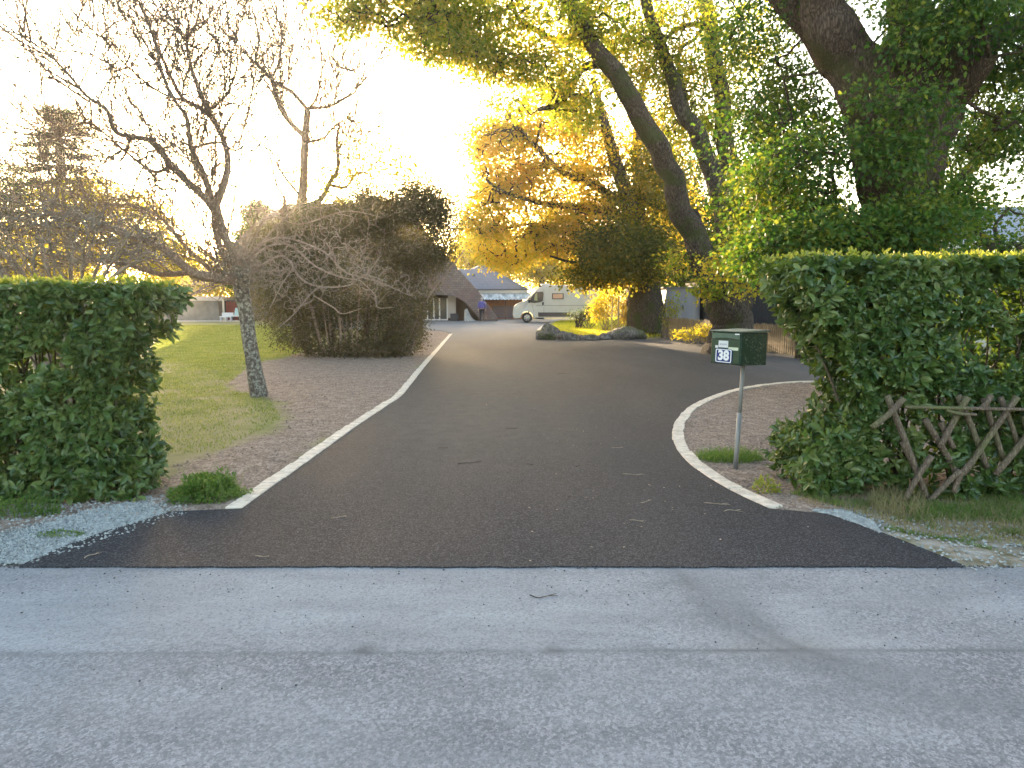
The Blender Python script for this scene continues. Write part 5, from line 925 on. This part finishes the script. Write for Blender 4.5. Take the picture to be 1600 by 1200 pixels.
H_ = lambda px, py, Y=YH: P(px, py, Y)[[0, 2]]
t = thing('gabled_house', 'stone shingled house with steep sweeping roof and arched opening', 'house', (*P(600, 500, YH)[:2], 0))
# front wall polygon with the arch cut out of it (outline goes round the arch)
outl = [(778, 501), (777, 498), (765, 480), (748, 456), (732, 438), (716, 420), (690, 392), (655, 350), (628, 318), (452, 318), (412, 337), (352, 391), (356, 420), (385, 501)]  # ridge raised to keep the low sun off road and driveway
arch = [(640, 501), (642, 490), (648, 478), (656, 469), (668, 463), (684, 461), (700, 461.5), (712, 464), (723, 470), (732, 478), (741, 488), (748, 496), (751, 501)]
poly = [H_(*p) for p in outl] + [H_(*p) for p in arch]
poly = [(x, max(z, 0.0)) for x, z in poly]
mb = MB(); mb.prism(poly, YH, YH + 0.45); mb.build('front_wall', M_SHING, t)
ro = [H_(*p) for p in outl]; n = len(ro); mb = MB(); depth = 9.0
fr = [np.array([x, YH + 0.452, max(z, 0)]) for x, z in ro]; bk = [np.array([max(p[0] * 1.19 - 0.05, p[0] - 2.6), p[1] + depth, p[2]]) for p in fr]
mb.add(fr + bk, [(i, i + n, i + 1 + n, i + 1) for i in range(n - 1)]); mb.add(bk, [tuple(range(n))]); mb.build('roof', M_SHING, t)
mb = MB(); cpx = H_(424, 334); mb.box((cpx[0] - .35, YH + 2.5, cpx[1] - .3), (cpx[0] + .35, YH + 3.3, cpx[1] + 0.55)); ch = mb.build('chimney', simple('chimney_render', (0.55, 0.5, 0.45), None, 5, 0.9), t)
mb = MB(); mb.box((cpx[0] - .42, YH + 2.43, cpx[1] + .552), (cpx[0] + .42, YH + 3.37, cpx[1] + 0.65)); mb.build('chimney_cap', simple('chimney_cap', (0.45, 0.42, 0.4), None, 5, 0.9), ch)
yb = YH + 2.0; a = H_(600, 501); c = H_(746, 455); mb = MB(); mb.box((a[0], yb, 0), (c[0], yb + 0.1, 2.3)); mb.build('recess_wall', plain('recess_wall', (0.11, 0.075, 0.055), 0.9), t)
def wbox(x0, y0p, x1, y1p, Y, th, name, mat, parent, zmin=0.02):
    p, q = P(x0, y1p, Y), P(x1, y0p, Y); mb = MB(); mb.box((p[0], Y, max(p[2], zmin)), (q[0], Y + th, q[2])); return mb.build(name, mat, parent)
win = wbox(640, 466, 699, 500, YH + 1.4, 0.05, 'window', M_GLASS, t)
for x in (640, 667, 677, 686, 698): wbox(x, 466, x + 1.6, 500, YH + 1.32, 0.07, 'frame', M_WHITE, win)
wbox(640, 498.5, 699, 500.5, YH + 1.25, 0.06, 'sill', M_WHITE, win)
wbox(648, 472, 666, 497, YH + 1.36, 0.03, 'curtain', plain('warm_curtain', (0.55, 0.33, 0.12), 0.8), win)
wbox(700, 462, 712, 497, YH + 1.2, 0.2, 'white_panel', plain('cream_panel', (0.45, 0.40, 0.35), 0.7), t)
# objects in the arch
t = thing('folded_tarp', 'pale grey folded tarpaulin leaning under the arch beside the person', 'tarpaulin', (*P(735, 500, YH - .2)[:2], 0)); mb = MB(); c0 = P(734, 501, YH - .2)
xs_ = np.linspace(-1, 1, 25); rows = []
for v in np.linspace(0, 1, 8):
    hw = (0.55 - 0.25 * v); rows.append([(c0[0] + x * hw + 0.10 * (1 - v) - 0.1 * v, c0[1] - 0.12 + 0.06 * math.sin(x * 17 + v) + 0.3 * abs(x) ** 2 + 0.15 * v, v * 0.93 * (1 - 0.75 * max(x + .25, 0) ** 0.9 - 0.3 * max(-x - .6, 0))) for x in xs_])
V = np.array(rows).reshape(-1, 3); V2 = V + (0, 0.22, 0); f = grid_faces(25, 8); mb.add(np.r_[V, V2], f, f + 200); mb.add(np.r_[V[-25:], V2[-25:]], [(i, i + 1, i + 26, i + 25) for i in range(24)])
mb.build('cloth', simple('tarp', (0.50, 0.49, 0.46), (0.26, 0.25, 0.24), 6, 0.7), t, True)
t = thing('storage_bin', 'small dark box standing under the arch beside the cream panel', 'box', (*P(710, 501, YH + .2)[:2], 0)); mb = MB(); p = P(710, 501, YH + .2); mb.box((p[0] - .3, YH + .2, 0), (p[0] + .3, YH + .6, .5)); o = mb.build('body', plain('bin_dark', (0.03, 0.03, 0.035), 0.6), t); bev(o, 0.03)
mb = MB(); mb.box((p[0] - .33, YH + .17, .502), (p[0] + .33, YH + .63, .56)); bev(mb.build('lid', plain('bin_lid', (0.04, 0.04, 0.045), 0.5), t), 0.02)

# person seen from behind
def skin_fig(name, pts, edges, rad, mat, parent, sub=2):
    me = bpy.data.meshes.new(name); me.from_pydata([tuple(np.asarray(p) - 0) for p in pts], edges, []); me.materials.append(mat); o = bpy.data.objects.new(name, me); S.collection.objects.link(o)
    md = o.modifiers.new('skin', 'SKIN'); md.use_smooth_shade = True
    for i, r in enumerate(rad): me.skin_vertices[0].data[i].radius = (r, r) if not isinstance(r, tuple) else r
    me.skin_vertices[0].data[0].use_root = True; sb = o.modifiers.new('sub', 'SUBSURF'); sb.levels = sub; sb.render_levels = sub
    o.parent = parent; ORG[o.name] = ORG[parent.name]; return o
YP = YH - 0.7; pp = P(753, 503, YP); t = thing('person', 'person in purple jacket and dark trousers standing with back turned by the house', 'person', (pp[0], YP, 0))
M_SKIN = plain('skin', (0.45, 0.27, 0.19), 0.6)
pts = [(0, 0, .95), (0, 0, 1.12), (0, .01, 1.32), (0, 0.01, 1.45), (0, -0.01, 1.53), (0, -0.01, 1.62), (0, 0, 1.70),
       (-.18, 0, 1.41), (-.25, .02, 1.14), (-.26, -.04, .90), (-.26, -.05, .82), (.18, 0, 1.41), (.25, .02, 1.14), (.26, -.04, .90), (.26, -.05, .82),
       (-.09, 0, .88), (-.10, -.01, .50), (-.11, .03, .09), (-.12, -.14, .04), (.09, 0, .88), (.10, -.01, .50), (.11, .03, .09), (.12, -.14, .04)]
ed = [(0, 1), (1, 2), (2, 3), (3, 4), (4, 5), (5, 6), (3, 7), (7, 8), (8, 9), (9, 10), (3, 11), (11, 12), (12, 13), (13, 14), (0, 15), (15, 16), (16, 17), (17, 18), (0, 19), (19, 20), (20, 21), (21, 22)]
rd = [(.14, .10), (.13, .09), (.15, .10), (.10, .08), .055, (.078, .09), (.06, .07), .06, .045, .032, (.04, .018), .06, .045, .032, (.04, .018), .095, .06, .042, .035, .095, .06, .042, .035]
for s, wi in ((-1, 10), (1, 14)):
    for k, (dx, dy, l) in enumerate(((0, -.035, .065), (0, -.012, .075), (0, .012, .07), (0, .034, .055))):
        a = len(pts); w0 = pts[wi]; pts.append((w0[0], w0[1] + dy, w0[2] - .04)); pts.append((w0[0] - s * .012, w0[1] + dy, w0[2] - .04 - l)); ed += [(wi, a), (a, a + 1)]; rd += [.010, .008]
    a = len(pts); w0 = pts[wi]; pts.append((w0[0] - s * .01, w0[1] - .05, w0[2] - .01)); pts.append((w0[0] - s * .02, w0[1] - .065, w0[2] - .055)); ed += [(wi, a), (a, a + 1)]; rd += [.011, .009]
pts = [(x, -y, z) for x, y, z in pts]                                  # faces away from the camera
skin_fig('body', pts, ed, rd, M_SKIN, t)
jp = [(0, 0, .90), (0, 0, 1.12), (0, -.01, 1.32), (0, -0.01, 1.44), (-.185, 0, 1.40), (-.25, -.02, 1.14), (-.26, .04, .92), (.185, 0, 1.40), (.25, -.02, 1.14), (.26, .04, .92)]
skin_fig('jacket', jp, [(0, 1), (1, 2), (2, 3), (3, 4), (4, 5), (5, 6), (3, 7), (7, 8), (8, 9)], [(.18, .13), (.17, .125), (.185, .13), (.11, .095), .085, .065, .05, .085, .065, .05], plain('purple_cloth', (0.13, 0.11, 0.34), 0.8), t)
tp = [(0, 0, .92), (-.10, 0, .86), (-.105, .01, .50), (-.11, -.03, .10), (.10, 0, .86), (.105, .01, .50), (.11, -.03, .10)]
skin_fig('trousers', tp, [(0, 1), (1, 2), (2, 3), (0, 4), (4, 5), (5, 6)], [(.16, .12), .11, .08, .06, .11, .08, .06], plain('dark_cloth', (0.025, 0.022, 0.03), 0.9), t)
mb = MB(); mb.ball((pp[0], YP - .012, 1.645), (.095, .108, .10), 16, 12, 0.08, 3); mb.build('hair', plain('light_hair', (0.50, 0.44, 0.38), 0.8), t, True)
mb = MB()
for s in (-1, 1): mb.ball((pp[0] + s * .115, YP + .09, .05), (.05, .14, .05), 12, 8, 0, 0, 0.005)
mb.build('shoes', plain('shoe', (0.03, 0.03, 0.03), 0.6), t, True)

# garage with hipped slate roof
YK = 61.0; t = thing('garage', 'low garage with blue grey slate hip roof and brick wall', 'garage', (*P(780, 495, YK)[:2], 0))
M_SLATE = brickmat('slate', (0.13, 0.16, 0.21), (0.155, 0.185, 0.24), (0.10, 0.12, 0.16), 1.0, 0.25, 0.14, 0.6, bs=0.25)
k_ = lambda px, py, dy=0: P(px, py, YK + dy)
e0 = k_(640, 452); e1 = k_(826.5, 452); ez = e0[2]; pk = k_(750, 412.5); rl = k_(700, 421)
mb = MB(); V = [(e0[0], YK, ez), (e1[0], YK, ez), (e1[0], YK + 7, ez), (e0[0], YK + 7, ez), (pk[0], YK + 3.5, pk[2] + .18), (k_(760, 420)[0], YK + 3.0, pk[2] - .2), (k_(738, 421)[0], YK + 3.2, rl[2] + .16), (k_(660, 421)[0], YK + 3.2, rl[2] + .16)]
mb.add(V, [(0, 1, 6, 7)], [(1, 4, 6), (1, 2, 4), (0, 7, 3)], [(3, 7, 6, 4)], [(2, 3, 4)]); mb.build('roof', M_SLATE, t)
mb = MB(); mb.box((e0[0] + .1, YK - .06, ez - .34), (e1[0] - .1, YK + 6.9, ez - .003)); mb.build('fascia', plain('cream_fascia', (0.52, 0.46, 0.38), 0.6), t)
mb = MB(); mb.tube([(e0[0], YK - .1, ez - .02), (e1[0] + .05, YK - .1, ez - .02)], 0.055, 8); mb.build('gutter', plain('dark_gutter', (0.10, 0.09, 0.10), 0.5), t, True)
mb = MB(); mb.box((e0[0] + .3, YK + .3, 0), (e1[0] - .5, YK + 6.6, ez - .342)); mb.build('wall', brickmat('brick', (0.42, 0.16, 0.07), (0.52, 0.24, 0.10), (0.4, 0.3, 0.2), 4.0), t)
wbox(769, 478, 801, 497, YK + .24, 0.05, 'door', plain('grey_door', (0.17, 0.13, 0.14), 0.7), t)
mb = MB(); n = 60; x0, x1 = k_(748, 460)[0], k_(829, 460)[0]; z1, z0 = k_(0, 457)[2], k_(0, 468, -1.2)[2]; rows = []
for (yy, zz) in ((YK + .25, z1), (YK - 1.2, z0)):
    for i in range(n): rows.append((x0 + (x1 - x0) * i / (n - 1), yy, zz + 0.035 * math.sin(i * 1.6)))
mb.add(rows, [(i, i + 1, n + i + 1, n + i) for i in range(n - 1)]); V = np.array(rows) - (0, 0, 0.012); mb.add(V, [(i, n + i, n + i + 1, i + 1) for i in range(n - 1)])
cm, nt, b, _ = newmat('corrugated_sheet'); nt.links.new(ramp(nt, noise(nt, coords(nt, (1, 0.2, 1)), 3.5, 4), [(0.35, (0.28, 0.30, 0.30)), (0.65, (0.72, 0.74, 0.74))]), b.inputs['Base Color']); b.inputs['Roughness'].default_value = 0.4
mb.build('canopy', cm, t, True)
for px in (750, 790, 826): p = k_(px, 500, -1.1); mb = MB(); mb.box((p[0] - .05, YK - 1.15, 0), (p[0] + .05, YK - 1.05, z0 - .02)); mb.build('canopy_post', plain('post_brown', (0.18, 0.11, 0.07), 0.8), t)
mb = MB(); p = k_(737.5, 429); mb.tube([(p[0], YK + 2.1, p[2] - .25), (p[0], YK + 2.1, p[2] + .12)], .13, 10); mb.build('roof_vent', plain('vent', (0.04, 0.05, 0.08), 0.6), t)

# neighbour's house on the right
YN = 25.0; t = thing('neighbour_house', 'house with slate roof and white gutter glimpsed above the right hedge', 'house', (*P(1560, 450, YN)[:2], 0))
a = P(1478, 378, YN); b_ = P(1640, 318, YN + 3); xr1 = 34.0; mb = MB(); rz = b_[2]
mb.add([(a[0], YN, a[2]), (xr1, YN, a[2]), (xr1, YN + 4, rz), (a[0] + 0.4, YN + 4, rz), (a[0], YN + 8, a[2]), (xr1, YN + 8, a[2])], [(0, 1, 2, 3), (3, 2, 5, 4)], [(0, 3, 4), (1, 5, 2)]); mb.build('roof', brickmat('neighbour_slate', (0.20, 0.23, 0.28), (0.25, 0.28, 0.33), (0.12, 0.14, 0.17), 1.0, 0.3, 0.1, 0.6), t)
mb = MB(); mb.box((a[0] + .3, YN + .4, 0), (xr1 - .3, YN + 7.6, a[2] - .003)); wl = mb.build('wall', simple('neighbour_wall', (0.45, 0.42, 0.38), None, 3, 0.9), t)
mb = MB(); mb.box((a[0] + .1, YN - .02, a[2] - .22), (xr1, YN + .06, a[2] - .01)); mb.build('fascia', M_WHITE, t)
mb = MB(); mb.tube([(a[0], YN - .1, a[2] - .03), (xr1, YN - .1, a[2] - .03)], .06, 8); mb.build('gutter', plain('white_gutter', (0.7, 0.7, 0.7), 0.5), t, True)
for wx in (17, 21, 26):
    mb = MB(); mb.box((wx, YN + .36, 1.0), (wx + 1.3, YN + .395, 2.3)); wn = mb.build('window', M_GLASS, t); mb = MB(); mb.box((wx - .06, YN + .33, .94), (wx + 1.36, YN + .355, 1.0)); mb.box((wx - .06, YN + .33, 2.3), (wx + 1.36, YN + .355, 2.36)); mb.box((wx - .06, YN + .33, 1.0), (wx, YN + .355, 2.3)); mb.box((wx + 1.3, YN + .33, 1.0), (wx + 1.36, YN + .355, 2.3)); mb.build('frame', M_WHITE, wn)

# grey shed and dark shed behind the paling fence
def boards(x0, x1, y, z0, z1, wd, mat, name, parent):
    mb = MB(); x = x0
    while x < x1 - 0.02: e = min(x + wd, x1); mb.box((x + .006, y - 0.02 - random.uniform(0, .006), z0), (e - .006, y, z1)); x = e
    return mb.build(name, mat, parent)
M_SHEDG = simple('grey_shed_board', (0.30, 0.29, 0.32), (0.22, 0.21, 0.24), 3, 0.7, 0.2, stretch=(1, 1, .2)); YT = 33.0
t = thing('garden_shed', 'light grey board shed with double door behind the oak trunks', 'shed', (*P(1072, 500, YT)[:2], 0)); x0 = P(1040, 500, YT)[0]; x1 = P(1093, 500, YT)[0]; zt = P(1070, 451, YT)[2]
mb = MB(); mb.box((x0, YT, 0), (x1, YT + 2.4, zt)); mb.build('wall', M_SHEDG, t); boards(x0, x1, YT - .002, 0.05, zt - .03, .11, M_SHEDG, 'door', t)
mb = MB(); mb.box((x0 - .1, YT - .15, zt + .002), (x1 + .1, YT + 2.5, zt + .07)); mb.build('roof', plain('shed_roof', (0.16, 0.15, 0.16), 0.8), t)
mb = MB(); p = P(1067, 481, YT - .06); mb.box((p[0] - .03, YT - .07, p[2] - .1), (p[0] + .03, YT - .03, p[2] + .1)); mb.build('handle', plain('iron', (0.03, 0.03, 0.03), 0.5), t)
t = thing('dark_shed', 'black timber shed in deep shade right of the grey shed', 'shed', (*P(1160, 500, YT)[:2], 0)); x0 = P(1096, 500, YT)[0]; x1 = P(1290, 500, YT)[0]; MD = simple('black_board', (0.018, 0.016, 0.022), (0.01, 0.01, 0.012), 4, 0.8, 0.2)  # black board colour stands for the dark inside of a carport
mb = MB(); mb.box((x0, YT - .5, 0), (x1, YT + 3, zt + .2)); mb.build('wall', MD, t); boards(x0, x1, YT - .502, 0.05, zt + .17, .16, MD, 'cladding', t)
mb = MB(); mb.box((x0 - .05, YT - .8, zt + .202), (x1 + .2, YT + 3.1, zt + .3)); mb.build('roof', plain('felt_roof', (0.05, 0.05, 0.05), 0.9), t)
# paling fence
fa = np.array([P(1036, 500, 31.5)[0], 31.5, 0]); fb = np.array([8.2, 19.5, 0]); t = thing('paling_fence', 'low rustic paling fence running behind the leaning oak', 'fence', (fa + fb) / 2); L_ = np.linalg.norm(fb - fa); nn = 100; dd = (fb - fa) / L_
MF = simple('paling', (0.24, 0.17, 0.09), (0.12, 0.08, 0.045), 10, 0.85, 0.3, stretch=(1, 1, .3))
def paling_mb(): return MB()
for i in range(nn):
    c = fa + dd * (L_ * (i + .5) / nn); h = .88 + random.uniform(-.03, .03); mb = MB(); s = dd * .035; q = np.array([-dd[1], dd[0], 0]) * .012
    V = []
    for z, k in ((0.03, 1), (h - .05, 1)): V += [c - s * k - q + (0, 0, z), c + s * k - q + (0, 0, z), c + s * k + q + (0, 0, z), c - s * k + q + (0, 0, z)]
    V += [c - q + (0, 0, h), c + q + (0, 0, h)]; mb.add(V, [(0, 1, 5, 4), (1, 2, 6, 5), (2, 3, 7, 6), (3, 0, 4, 7), (0, 3, 2, 1), (5, 6, 9, 8), (7, 4, 8, 9)], [(4, 5, 8), (6, 7, 9)]); mb.build('picket', MF, t)
for z in (.25, .68): mb = MB(); n_ = np.array([-dd[1], dd[0], 0]); a, b_ = fa - n_ * -.03 + (0, 0, z), fb - n_ * -.03 + (0, 0, z); mb.tube([a, b_], .028, 6); mb.build('rail', MF, t, True)

# left distance: grey shed, red door, white post, white loungers
YV = float(G(330, 501)[1])
t = thing('grey_outbuilding', 'low grey outbuilding with pale roof edge across the lawn', 'shed', (*P(310, 500, YV)[:2], 0)); M_OUT = simple('outbuilding_wall', (0.24, 0.23, 0.21), None, 2, 0.8, 0.1)
a, b_ = P(230, 500, YV), P(341, 470, YV); mb = MB(); mb.box((a[0], YV, 0), (b_[0], YV + 4, b_[2])); mb.build('wall', M_OUT, t)
mb = MB(); mb.box((a[0], YV - .3, b_[2] + .002), (P(352, 470, YV)[0], YV + 4.2, b_[2] + .32)); mb.build('roof', plain('pale_roof', (0.60, 0.52, 0.42), 0.8), t)
mb = MB(); mb.box((P(350, 500, YV)[0], YV - .2, 0), (P(352.5, 500, YV)[0], YV - .1, b_[2] - .002)); mb.build('post', plain('cream_post', (0.62, 0.55, 0.46), 0.8), t)
mb = MB(); mb.box((P(341, 500, YV)[0] + .004, YV + .8, 0), (P(353, 500, YV)[0], YV + .9, b_[2])); mb.build('recess', plain('dark_recess', (0.05, 0.045, 0.04), .9), t)  # dark panel standing for the shade inside the open bay
t = thing('red_shed', 'dark red shed wall glimpsed behind the lichen spotted trunk', 'shed', (*P(366, 500, YV)[:2], 0)); mb = MB(); c = P(372, 471, YV + .5); mb.box((P(354, 500, YV + .5)[0], YV + .5, 0), (P(420, 500, YV + .5)[0], YV + 2.5, c[2])); mb.build('wall', simple('red_board', (0.28, 0.05, 0.04), (0.2, 0.035, 0.03), 3, .8), t); boards(P(354, 500, YV + .5)[0], P(420, 500, YV + .5)[0], YV + .498, .05, c[2] - .02, .2, simple('red_board2', (0.28, 0.05, 0.04), (0.2, 0.035, 0.03), 3, .8), 'cladding', t)
mb = MB(); mb.box((P(353, 500, YV + .5)[0], YV + .3, c[2] + .002), (P(422, 500, YV + .5)[0], YV + 2.7, c[2] + .1)); mb.build('roof', plain('red_shed_roof', (0.12, 0.1, 0.1), .9), t)
YW = YV - 1.0; WP = plain('white_plastic', (0.72, 0.72, 0.76), 0.4)
t = thing('garden_bench', 'low white plastic garden bench on the paving across the lawn', 'bench', (*P(355, 503, YW)[:2], 0)); a, b_ = P(343, 502, YW)[0], P(361, 502, YW)[0]; mb = MB(); mb.box((a, YW, .28), (b_, YW + .5, .36)); mb.build('seat', WP, t)
mb = MB(); mb.box((a, YW + .502, .30), (b_, YW + .56, .62)); mb.build('backrest', WP, t); mb = MB()
for x in (a + .05, (a + b_) / 2, b_ - .05):
    mb = MB(); mb.box((x - .04, YW + .03, 0), (x + .04, YW + .45, .278)); mb.build('leg', WP, t)
t = thing('garden_chair', 'tall white and pale blue garden chair beside the white bench', 'chair', (*P(368, 503, YW)[:2], 0)); a, b_ = P(363, 502, YW)[0], P(373, 502, YW)[0]; MBl = plain('pale_blue', (0.50, 0.66, 0.72), .5)
mb = MB(); mb.prism([(a, .42), (b_, .42), (b_ - .08, .98), (a + .12, .98)], YW + .4, YW + .46); mb.build('backrest', MBl, t); mb = MB(); mb.box((a, YW, .34), (b_, YW + .398, .41)); mb.build('seat', WP, t)
for x in (a, b_ - .05):
    for y in (YW + .02, YW + .34): mb = MB(); mb.box((x, y, 0), (x + .05, y + .05, .338)); mb.build('leg', plain('dark_leg', (0.06, 0.06, 0.07), .6), t)
mb = MB(); p = G(300, 503); struct(MB().box((P(262, 500, YV)[0], YV - 2.6, -0.02), (P(400, 500, YV)[0], YV + .0, .03)).build('paving', plain('pale_paving', (0.50, 0.44, 0.38), .9)))

# ------------------------------------------------------------------ camper van, side on, nose to the left
YVN = float(G(840, 504.5)[1]); vx = P(801.5, 500, YVN)[0]; VW = 2.0; VL = 5.95
t = thing('camper_van', 'pale high roofed camper van parked side on under the golden oak', 'van', (vx + VL / 2, YVN + VW / 2, 0))
m_, nt, b, _ = newmat('van_paint'); nt.links.new(ramp(nt, noise(nt, coords(nt), 2, 3), [(0.3, (0.52, 0.48, 0.42)), (0.7, (0.58, 0.54, 0.47))]), b.inputs['Base Color']); b.inputs['Roughness'].default_value = 0.3; b.inputs['Coat Weight'].default_value = 0.4; MV = m_
prof = [(0.08, .32), (0.0, .50), (.0, .85), (.06, 1.12), (.22, 1.28), (.55, 1.42), (.85, 1.52), (1.25, 1.92), (1.62, 2.28), (1.85, 2.44), (2.1, 2.53), (2.6, 2.58), (4.5, 2.58), (5.75, 2.54), (5.9, 2.45), (5.95, 1.8), (5.95, .6), (5.9, .34)]
wheels = [(0.98, .35), (5.0, .35)]
low = []
for cx_, cz in reversed(wheels):
    low += [(cx_ + .46 * math.cos(a), max(.30, cz + .46 * math.sin(a))) for a in np.linspace(0.0, math.pi, 11)]
full = prof + [(5.6, .30)] + low + [(.3, .30)]
def vtrans(V):
    V = V.copy(); xx = V[:, 0]; zz = V[:, 2]; s = (V[:, 1] - 0.5) * 2                    # s=-1 near side, +1 far side
    hw = VW / 2 * (1 - 0.05 * np.clip((zz - 1.2) / 1.4, 0, 1) - 0.13 * np.clip((1.0 - xx) / 1.0, 0, 1) ** 1.6)
    return np.c_[vx + xx, YVN + VW / 2 + s * hw, zz]
mb = MB(); n = len(full); ring = []
for s, sc_ in ((0.0, 1), (0.03, 1), (.97, 1), (1.0, 1)):
    c_ = np.array([3.0, 1.3]); q = np.array(full)
    if s in (0.0, 1.0): q = q + (c_ - q) * np.array([0.006, 0.02])
    ring.append(vtrans(np.c_[q[:, 0], np.full(n, s), q[:, 1]]))
V = np.concatenate(ring); mb.add(V, [tuple(range(n))], [tuple(range(4 * n - 1, 3 * n - 1, -1))], *[[(r * n + i, (r + 1) * n + i, (r + 1) * n + (i + 1) % n, r * n + (i + 1) % n) for i in range(n)] for r in range(3)])
body = mb.build('body', MV, t)
def vside(poly, out, name, mat, parent, th=0.02):
    mb = MB(); q = np.array(poly); n = len(q); a = vtrans(np.c_[q[:, 0], np.zeros(n), q[:, 1]]); b_ = a.copy(); a[:, 1] -= out; b_[:, 1] += th - out
    mb.add(np.r_[a, b_], [tuple(range(n))], [(i, i + n, (i + 1) % n + n, (i + 1) % n) for i in range(n)]); return mb.build(name, mat, parent)
M_VG = M_GLASS; M_BLK = plain('black_plastic', (0.02, 0.02, 0.022), 0.5)
dr = vside([(1.02, 1.40), (1.38, 1.93), (1.62, 2.12), (2.06, 2.14), (2.1, 2.0), (2.06, 1.5), (1.9, 1.42), (1.5, 1.36)], .012, 'cab_window', M_BLK, t)
vside([(1.45, 1.55), (1.52, 1.95), (1.66, 2.06), (1.68, 1.50)], .022, 'pane', plain('reflecting_pane', (0.30, 0.32, 0.16), 0.15), dr); vside([(1.76, 1.5), (1.74, 2.06), (1.98, 2.07), (2.0, 1.6), (1.9, 1.5)], .022, 'pane', M_VG, dr)  # greenish reflection painted into the colour of the front pane
sw = vside([(2.68, 1.62), (3.48, 1.62), (3.48, 2.02), (2.68, 2.02)], .012, 'side_window', M_BLK, t); vside([(2.74, 1.67), (3.42, 1.67), (3.42, 1.97), (2.74, 1.97)], .022, 'blind', plain('copper_blind', (0.62, 0.33, 0.20), .5), sw)
vside([(1.6, 1.18), (5.8, 1.18), (5.8, 1.21), (1.6, 1.21)], .008, 'rub_line', plain('line_grey', (.2, .19, .17), .6), t)
vside([(2.12, .45), (2.135, .45), (2.135, 2.3), (2.12, 2.3)], .004, 'door_gap', M_BLK, t); vside([(1.42, .75), (1.435, .75), (1.30, 1.35), (1.285, 1.35)], .004, 'door_gap', M_BLK, t)
vside([(1.75, .42), (3.9, .42), (3.95, .72), (1.72, .72)], .01, 'lower_cladding', plain('cladding_brown', (.07, .055, .055), .7), t)
vside([(2.0, 1.22), (2.1, 1.22), (2.12, 1.42), (2.0, 1.42)], .02, 'fuel_flap', M_BLK, t)
mb = MB(); q = vtrans(np.array([[1.18, 0, 1.5]]))[0]; mb.ball(q + (-.05, -.2, .05), (.10, .12, .19), 12, 8); mb.tube([q, q + (-.02, -.14, 0)], .03, 6); mb.build('mirror', M_BLK, t, True)
mb = MB(); q = [(.05, .88), (.09, 1.14), (.30, 1.27), (.5, 1.2), (.34, .95)]; vside(q, .012, 'headlight', plain('lamp_glass', (.65, .62, .55), .1), t)
mb = MB(); V = []
for (xx, zz) in ((.84, 1.53), (1.24, 1.94), (1.62, 2.30), (1.80, 2.42)):
    for s in (.08, .92): q = vtrans(np.array([[xx, s, zz]]))[0]; V.append(q + (-.02, 0, .022))
mb.add(V, [(0, 1, 3, 2), (2, 3, 5, 4), (4, 5, 7, 6)]); mb.build('windscreen', plain('bright_screen', (.25, .27, .3), .08), t)
mb = MB(); V = []
for zz in (.34, .62):
    for s in (.06, .5, .94): q = vtrans(np.array([[0.0, s, zz]]))[0]; V.append(q + (-.03 - (.05 if s == .5 else 0), 0, 0))
mb.add(V, [(0, 1, 4, 3), (1, 2, 5, 4)]); mb.build('bumper', M_BLK, t)
mb = MB(); q = vtrans(np.array([[2.2, .5, 2.56]]))[0]; mb.box(q + (-.25, -.3, 0), q + (.35, .3, .13)); bev(mb.build('roof_hatch', MV, t), .04)
def wheel(cx_, cz, near):
    y = YVN + (.10 if near else VW - .32); c = np.array([vx + cx_, y, cz]); mb = MB(); k = 28; a = np.arange(k) * 2 * math.pi / k; prof_ = [(.22, 0), (.33, -.01), (.35, .03), (.35, .19), (.33, .22), (.22, .22)]; V = []
    for r, d in prof_: V += [(c[0] + r * math.cos(x), c[1] + d, c[2] + r * math.sin(x)) for x in a]
    mb.add(V, [(j * k + i, j * k + (i + 1) % k, (j + 1) * k + (i + 1) % k, (j + 1) * k + i) for j in range(5) for i in range(k)]); w_ = mb.build('wheel', plain('tyre', (.025, .023, .022), .9), t, True)
    mb = MB(); V = [(c[0] + .215 * math.cos(x), c[1] + .03, c[2] + .215 * math.sin(x)) for x in a] + [(c[0] + .07 * math.cos(x), c[1] + .0, c[2] + .07 * math.sin(x)) for x in a]; ok = [(i, (i + 1) % k, (i + 1) % k + k, i + k) for i in range(k) if (i % 4) != 1]
    mb.add(V, ok, [tuple(range(k, 2 * k))]); mb.build('rim', plain('steel_rim', (.5, .48, .46), .35, .6), w_)
    mb = MB(); mb.tube([c + (0, .06, 0), c + (0, .1, 0)], .2, 16); mb.build('hub', M_BLK, w_)
for cx_, cz in wheels: wheel(cx_, cz, True); wheel(cx_, cz, False)
print('script done', len(S.objects))

# ------------------------------------------------------------------ volume added to stand in for veiling glare round the low sun
hm = bpy.data.materials.new('haze'); hm.use_nodes = True; nt = hm.node_tree; nt.nodes.remove(nt.nodes['Principled BSDF']); pv = nt.nodes.new('ShaderNodeVolumePrincipled')
pv.inputs['Color'].default_value = (1.0, 0.97, 0.94, 1); pv.inputs['Density'].default_value = 0.00036; pv.inputs['Anisotropy'].default_value = 0.78; nt.links.new(pv.outputs[0], nt.nodes['Material Output'].inputs['Volume'])
hb = MB().box((-140, -30, -1.0), (140, 135, 26)).build('haze', hm); hb['kind'] = 'stuff'
